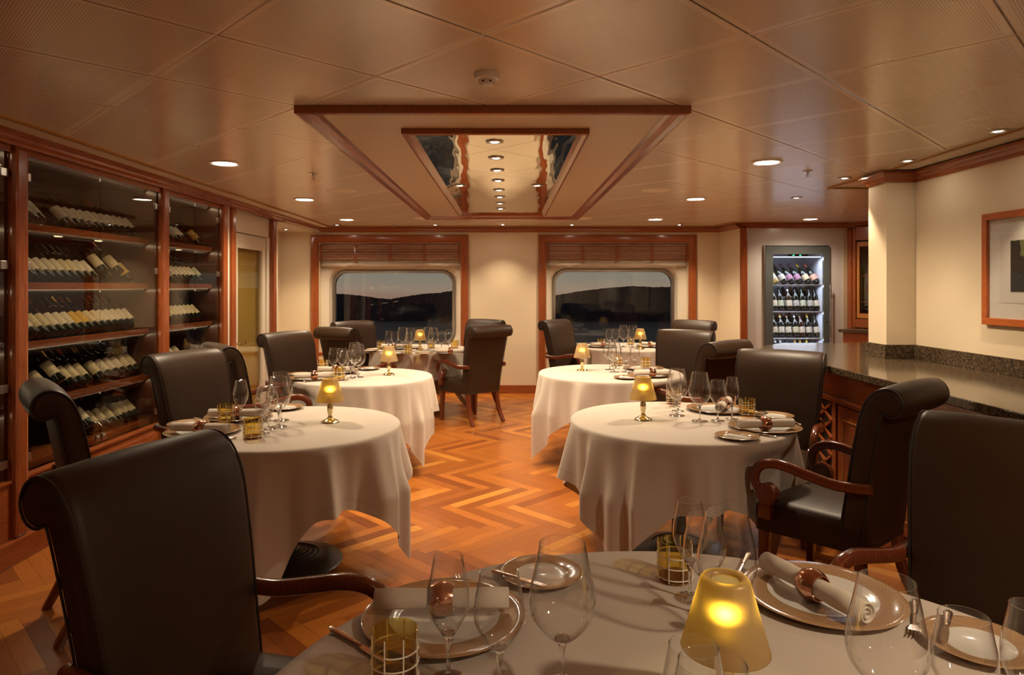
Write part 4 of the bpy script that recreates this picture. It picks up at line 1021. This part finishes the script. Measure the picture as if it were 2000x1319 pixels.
def mk_tumbler():
    r, h = .0445, .100
    m = MB().lathe([(0, .0004), (r-.004, .0004), (r-.001, .003), (r, .008), (r, h), (r-.0014, h+.001), (r-.003, h), (r-.003, .014)], 40)
    t = m.build('tumbler', AMBER, smooth=True, angle=50)
    MB().lathe([(0, .010), (r-.004, .012), (r-.0015, .004), (0, .003)], 32).build('thick_base', AMBER_D, t, smooth=True)
    m = MB()
    for z in (.012, .040, .066):
        n = 40; m.tube([((r+.0006)*math.cos(2*PI*k/n), (r+.0006)*math.sin(2*PI*k/n), z) for k in range(n+1)], .0017, 6, up=Vector((0, 0, 1)))
    for k in range(8): a = 2*PI*k/8+.2; m.tube([((r+.0006)*math.cos(a), (r+.0006)*math.sin(a), .004), ((r+.0006)*math.cos(a), (r+.0006)*math.sin(a), h-.002)], .0016, 6)
    m.build('white_grid_lines', LINEW, t, smooth=True)
    return t
tumb = copies(mk_tumbler)
def tumbler(x, y, where):
    t = tumb(); t.location = (x, y, TZ+.001); t.rotation_euler = (0, 0, random.uniform(0, 2)); tag(t, 'amber white-lined tumbler '+where, 'tumbler', 'amber tumblers')
def mk_plate(R_, well, m):
    def f():
        P = [(0, .006), (well*.9, .006), (well, .008), (well+.012, .012), (R_*.9, .0145), (R_-.002, .0165), (R_, .0155), (R_*.88, .010), (well*.9, .0015), (0, .0012)]
        return MB().lathe(P, 72).build('x', m, smooth=True, angle=70)
    return f
def mk_ch(): o = mk_plate(.185, .108, CHINA_L)(); o.name = 'charger_plate'; return o
def mk_br(): o = mk_plate(.108, .062, CHINA_S)(); o.name = 'bread_plate'; return o
chg, brd = copies(mk_ch), copies(mk_br)
def charger(x, y, where): o = chg(); o.location = (x, y, TZ+.0005); tag(o, 'large tan-rimmed charger plate '+where, 'plate', 'charger plates')
def bread(x, y, where): o = brd(); o.location = (x, y, TZ+.0005); tag(o, 'small bread plate with a tan rim '+where, 'plate', 'bread plates')
def mk_napkin():
    # rolled spiral along local X, held by a ring
    m = MB(); n = 90; L = .145; th = .0035
    def spiral(sc): return [((.0225*sc-(.0185*(1-k/n)))*1 if False else .004+.0195*sc*k/n, 5*PI*k/n) for k in range(n+1)]
    st = [(-1.0, 1.0), (-.6, 1.03), (-.15, .93), (.15, .93), (.6, 1.05), (1.0, 1.02)]
    R_ = []
    for fx, sc_ in st: R_.append([(fx*L, r*math.cos(a+.4), r*math.sin(a+.4)+.0235) for r, a in spiral(sc_)])
    vs = [[m.bm.verts.new(p) for p in row] for row in R_]
    for a, b in zip(vs, vs[1:]):
        for k in range(n): m.bm.faces.new((a[k], a[k+1], b[k+1], b[k]))
    # loose outer flap
    t = m.build('napkin', NAPKIN, smooth=True, angle=180); sd = t.modifiers.new('thick', 'SOLIDIFY'); sd.thickness = .0026
    m = MB(); m.lathe([(.0240, -.024), (.0262, -.024), (.0315, -.012), (.0335, 0), (.0315, .012), (.0262, .024), (.0240, .024), (.0240, -.024)], 40, M=T(0, 0, .0245)@R(PI/2, 4, 'Y')); m.build('napkin_ring', COPPER, t, smooth=True)
    return t
nap = copies(mk_napkin)
def napkin(x, y, ang, where, z=.0150): t = nap(); t.location = (x, y, TZ+z); t.scale = (1.05, 1.16, 1.16); t.rotation_euler = (0, 0, math.radians(ang)); tag(t, 'rolled napkin in a copper ring '+where, 'napkin', 'rolled napkins')
def handle(m, x0, x1, w=.0105, t=.005):
    n = 10; rings = []
    for k in range(n+1):
        u = k/n; x = x0+(x1-x0)*u; ww = w*(1.0 if u < .08 else 1-.52*u**.7)*(.7 if k == 0 else 1); tt = t*(.7 if k == 0 else 1-.3*u)
        rings.append([m.bm.verts.new((x, ww*math.cos(a)*(1+.06*(k % 2)), tt*math.sin(a)*.8+.006)) for a in [2*PI*j/10 for j in range(10)]])
    for a, b in zip(rings, rings[1:]):
        for i in range(10): m.bm.faces.new((a[i], a[(i+1) % 10], b[(i+1) % 10], b[i]))
    m.bm.faces.new(rings[0][::-1]); m.bm.faces.new(rings[-1])
def mk_knife(L=.225, name='knife'):
    def f():
        m = MB(); handle(m, 0, L*.48); k = m.build(name, SILVER, smooth=True, angle=60)
        b = MB(); a = L*.47
        P = [(a, -.004), (a+.015, -.0085), (L*.75, -.0095), (L*.93, -.009), (L, .001), (L*.96, .0045), (L*.7, .0055), (a, .004)]
        b.prism(P, 2, .0045, .0062); b.build('blade', SILVER, k)
        return k
    return f
def mk_fork(L=.20):
    def f():
        m = MB(); handle(m, 0, L*.42, .0095, .0045); m.sweep([(L*.40, 0, .006), (L*.6, 0, .004), (L*.68, 0, .0035)], rsec(.008, .003, .3), up=Vector((0, 1, 0))); k = m.build('fork', SILVER, smooth=True, angle=60)
        b = MB(); b.prism([(L*.66, -.005), (L*.72, -.0115), (L*.82, -.0125), (L*.82, .0125), (L*.72, .0115), (L*.66, .005)], 2, .002, .0042)
        for j in range(4): y = -.0105+.007*j; b.sweep([(L*.81, y, .003), (L*.92, y, .0045), (L, y, .008)], rsec(.0036, .0024, .2), up=Vector((0, 1, 0)), scale=[1, .9, .5])
        b.build('tines', SILVER, k); return k
    return f
kn, bk, fk = copies(mk_knife()), copies(mk_knife(.165, 'butter_knife')), copies(mk_fork())
def cutlery(get, a, b, z, label, cat):
    """lay a piece with its handle end at a, pointing to b"""
    o = get(); d = Vector(b[:2])-Vector(a[:2]); o.location = (a[0], a[1], TZ+z); o.rotation_euler = (0, 0, math.atan2(d.y, d.x)); tag(o, label, cat, cat+' pieces'); return o
# table lamp
def mk_lamp():
    t = empty('table_lamp')
    MB().lathe([(0, .0004), (.047, .0004), (.050, .003), (.046, .008), (.030, .015), (.016, .024), (.010, .034), (.0125, .045), (.0155, .060), (.0165, .078), (.0150, .094), (.0105, .104), (.0125, .109), (.0085, .114), (.006, .140), (0, .140)], 32).build('stand', CHROME, t, smooth=True, angle=50)
    th = .0025
    sh = MB().lathe([(.074, .118), (.0745, .1165), (.0765, .118), (.0425, .238), (.039, .243), (.030, .244), (.024, .240), (.024, .236)], 56).build('lamp_shade', SHADE, t, smooth=True, angle=60)
    b = MB().lathe([(0, .138), (.008, .139), (.010, .146), (.006, .154), (0, .158)], 16).build('bulb', BULB, t, smooth=True)
    d = bpy.data.lights.new('flame', 'POINT'); d.energy = W_LAMP; d.shadow_soft_size = .006; d.color = (1, .80, .30)
    l = bpy.data.objects.new('bulb_glow', d); col.objects.link(l); l.parent = t; l.location = (0, 0, .178)
    return t
lmp = copies(mk_lamp)
def lamp(x, y, where): t = lmp(); t.location = (x, y, TZ+.001); tag(t, 'small table lamp with a frosted amber glass shade '+where, 'table lamp', 'amber table lamps')

def P_(px, py, z=TZ): v = at(px, py, z); return v.x, v.y
# --- lamps
lamp(.382, 1.184, 'in the middle of the foreground table')
for k, px, py in (('L1', 644.6, 825), ('L2', 759.7, 732.5), ('L3', 820.5, 684), ('R1', 1256, 820), ('R2', 1137, 724), ('R3', 1250.6, 681.6)): lamp(*P_(px, py), 'on the '+TB[k][4])

# --- foreground table
glass('flute', -.114, 1.288, 'leftmost stemmed glass on the foreground table, before the napkin ring')
glass('medium', -.016, 1.238, 'second from the left in front of the left charger plate, foreground table')
glass('large', .102, 1.263, 'left of the lamp, third in the left group on the foreground table')
tumbler(-.216, 1.286, 'at the bottom left of the foreground table')
charger(-.143, 1.522, 'at the left of the foreground table'); bread(.0865, 1.750, 'at the far left edge of the foreground table')
napkin(-.150, 1.535, 1, 'on the left charger of the foreground table')
a, b = P_(962, 1113, .775), P_(1092, 1148, .775); cutlery(bk, a, b, .0165, 'butter knife lying across the bread plate at the far edge of the foreground table', 'knife')
a, b = P_(646, 1232), P_(760, 1300); cutlery(kn, a, b, .001, 'dinner knife with a patterned handle beside the left tumbler, foreground table', 'knife')
a, b = P_(893, 1128), P_(930, 1200); cutlery(fk, a, (a[0]+.05, a[1]-.19), .001, 'fork whose handle tip peeks out beyond the left charger, foreground table', 'fork')
glass('flute', .440, 1.628, 'behind the foreground lamp, next to the far tumbler')
glass('medium', .451, 1.545, 'in the middle of the three behind the foreground lamp')
glass('large', .468, 1.440, 'directly behind the foreground lamp, nearest of those three')
tumbler(.430, 1.735, 'at the far edge of the foreground table behind the glasses')
charger(.760, 1.630, 'at the right of the foreground table')
a, b = P_(1500, 1100, .79), P_(1690, 1200, .79); napkin((a[0]+b[0])/2, (a[1]+b[1])/2, math.degrees(math.atan2(b[1]-a[1], b[0]-a[0])), 'lying slantwise on the right charger of the foreground table')
glass('large', .6215, 1.105, 'right foreground, over the end of the slanting napkin'); glass('medium', .728, 1.075, 'over the bread plate at the bottom right'); glass('flute', .845, 1.09, 'cut by the right picture edge, foreground table')
bread(.985, 1.408, 'at the right picture edge of the foreground table')
a, b = P_(1852, 1192, .775), P_(1845, 1268, .775); cutlery(bk, a, b, .0165, 'butter knife on the right bread plate, foreground table', 'knife')
a, b = P_(1789, 1178), P_(1784, 1256); cutlery(fk, a, b, .001, 'fork between the right charger and bread plate, foreground table', 'fork')
a, b = P_(1463, 1085), P_(1420, 1118); cutlery(fk, a, (a[0]-.10, a[1]-.17), .001, 'fork with its handle beyond the right end of the glasses behind the foreground lamp', 'fork')
glass('medium', .272, .985, 'at the bottom edge in front of the foreground lamp'); glass('large', .262, .862, 'nearest the viewer at the bottom edge, its rim crossing the lamp')

# --- right middle table
w = 'on the right middle table'
glass('large', *P_(1322.5, 812.5), 'nearest in the line beside the lamp, '+w); glass('medium', *P_(1324.5, 803.5), 'second in the line beside the lamp, '+w); glass('flute', *P_(1318, 795), 'hindmost of the line near the lamp, '+w)
glass('large', *P_(1366.8, 823.5), 'standing alone in the centre '+w); glass('medium', *P_(1402, 822.5), 'right of the lone large one '+w); glass('flute', *P_(1430, 819), 'next to the right tumbler '+w)
tumbler(*P_(1315.5, 789), 'behind the line of glasses '+w); tumbler(*P_(1459, 812), 'at the right behind the napkin '+w)
charger(*P_(1494, 832, .765), 'nearer one '+w); charger(*P_(1402, 797, .765), 'farther one '+w); bread(*P_(1440, 852.5, .76), 'at the near edge '+w); bread(*P_(1512, 812, .76), 'at the far rim '+w)
napkin(*P_(1494, 829, .79), 6, 'lying across the nearer charger '+w); napkin(*P_(1413, 790, .79), 62, 'end-on, farther charger '+w)
cutlery(bk, P_(1417, 843, .775), P_(1478, 854, .775), .0165, 'butter knife across the near bread plate '+w, 'knife'); cutlery(kn, P_(1517, 856), P_(1452, 845), .001, 'dinner knife pointing left beside the near bread plate '+w, 'knife')
cutlery(kn, P_(1499, 803, .77), P_(1475, 812, .77), .0165, 'knife with raised handle on the far bread plate '+w, 'knife')
cutlery(kn, P_(1566, 833), P_(1545, 822), .001, 'knife end at the right rim of the nearer charger '+w, 'knife')
# --- left middle table
w = 'on the left middle table'
glass('flute', *P_(470, 828), 'leftmost stemmed one '+w); glass('medium', *P_(518, 823), 'behind the near tumbler '+w); glass('large', *P_(548.5, 822), 'rear one of the two large ones '+w)
glass('flute', *P_(513, 848), 'beside the near tumbler '+w); glass('medium', *P_(525, 839), 'between the near tumbler and the large ones '+w); glass('large', *P_(544, 834.7), 'front one of the two large ones '+w)
tumbler(*P_(442, 826), 'left one, before the far charger '+w); tumbler(*P_(493.7, 856), 'nearer one '+w)
charger(*P_(466, 811, .765), 'farther one '+w); charger(*P_(396, 840, .765), 'nearer one behind the chair top '+w); bread(*P_(557, 796, .76), 'at the far right '+w); bread(*P_(368, 828, .76), 'at the far left '+w)
napkin(*P_(462, 808, .79), 0, 'on the farther charger '+w); napkin(*P_(392, 837, .79), -8, 'above the chair top '+w)
cutlery(kn, P_(380, 818), P_(424, 828), .001, 'knife between the two left plates '+w, 'knife'); cutlery(bk, P_(372, 831, .775), P_(396, 829, .775), .0165, 'butter knife on the left bread plate '+w, 'knife')
cutlery(kn, P_(462, 858), P_(430, 861), .001, 'knife tip at the near edge by the tumbler '+w, 'knife')
# --- left back table
w = 'on the left back table'
glass('flute', *P_(650.5, 735), 'leftmost stemmed one '+w); glass('medium', *P_(668, 734), 'second from the left, rear row '+w); glass('flute', *P_(672, 743), 'behind the near tumbler '+w); glass('medium', *P_(685, 739.5), 'in front of the large ones '+w)
glass('large', *P_(693, 731.5), 'rear left one of the large pair '+w); glass('large', *P_(699.5, 737), 'front right one of the large pair '+w)
tumbler(*P_(631, 725), 'left rear one '+w); tumbler(*P_(663, 743), 'front one '+w)
charger(*P_(656, 725, .765), 'farther one '+w); charger(*P_(609, 736.5, .765), 'nearer one at the left rim '+w); bread(*P_(719, 720, .76), 'at the far edge '+w); bread(*P_(586, 731, .76), 'at the far left '+w)
napkin(*P_(656, 722, .79), 0, 'on the farther charger '+w); napkin(*P_(614, 734, .79), 14, 'on the nearer charger '+w); cutlery(kn, P_(592, 747), P_(620, 745), .001, 'knife at the near edge under the left charger '+w, 'knife'); cutlery(bk, P_(703, 718, .775), P_(722, 720.5, .775), .0165, 'butter knife on the far bread plate '+w, 'knife')
# --- right back table
w = 'on the right back table'
glass('large', *P_(1200, 727), 'front left one '+w); glass('medium', *P_(1222, 727), 'right of the large cluster '+w); glass('flute', *P_(1240, 724.5), 'rightmost stemmed one '+w)
glass('large', *P_(1191, 722.5), 'left rear one of the cluster '+w); glass('medium', *P_(1203.5, 720), 'rear middle one of the cluster '+w); glass('flute', *P_(1196.5, 716.5), 'hindmost of the cluster '+w)
tumbler(*P_(1261, 720), 'right one behind the napkin '+w); tumbler(*P_(1207, 714.5), 'rear one behind the cluster '+w)
charger(*P_(1268, 731, .765), 'nearer one '+w); charger(*P_(1257, 718, .765), 'farther one '+w); bread(*P_(1224, 737.5, .76), 'at the near edge '+w)
napkin(*P_(1274, 728.5, .79), 3, 'on the nearer charger '+w); cutlery(bk, P_(1213, 733, .775), P_(1238, 736, .775), .0165, 'butter knife on the near bread plate '+w, 'knife')
# --- left window table
w = 'on the left window table'
for k, px, py, s in (('flute', 758.8, 686, 'leftmost stemmed one'), ('medium', 771, 686, 'second from the left'), ('large', 786, 684, 'left one of the large ones'), ('medium', 798, 690, 'before the front tumbler, middle'), ('large', 802, 686.5, 'just left of the lamp'),
                     ('large', 836.5, 684.5, 'just right of the lamp'), ('large', 846.4, 687, 'second right of the lamp'), ('medium', 862, 686, 'second from the right'), ('flute', 876, 684, 'rightmost stemmed one')): glass(k, *P_(px, py), s+' '+w)
for px, py, s in ((744, 682, 'leftmost one'), (797, 693, 'front one left of the lamp'), (842, 680.5, 'right of the lamp behind the glasses'), (888, 681, 'rightmost one')): tumbler(*P_(px, py), s+' '+w)
charger(*P_(762, 689, .765), 'near left one '+w); charger(*P_(770, 679, .765), 'far left one '+w); charger(*P_(880, 688, .765), 'near right one '+w); bread(*P_(722, 685, .76), 'at the left rim '+w); bread(*P_(829, 690.5, .76), 'at the near rim '+w); bread(*P_(808, 679, .76), 'at the far rim '+w)
napkin(*P_(770, 676.5, .79), 0, 'far left one '+w); napkin(*P_(880, 686, .79), 0, 'right one '+w)
# --- right window table
w = 'on the right window table'
for k, px, py, s in (('flute', 1189, 681, 'leftmost stemmed one'), ('medium', 1202, 680, 'second from the left'), ('large', 1218, 678, 'third from the left'), ('large', 1236, 679, 'just left of the lamp')): glass(k, *P_(px, py), s+' '+w)
tumbler(*P_(1174, 677.5), 'left one '+w); tumbler(*P_(1232, 674), 'just behind the large ones '+w)
charger(*P_(1176, 676, .765), 'left one '+w); charger(*P_(1271, 675.5, .765), 'right one '+w); napkin(*P_(1178, 673.5, .79), 0, 'left one '+w); napkin(*P_(1271, 673, .79), -50, 'right one seen end-on '+w)
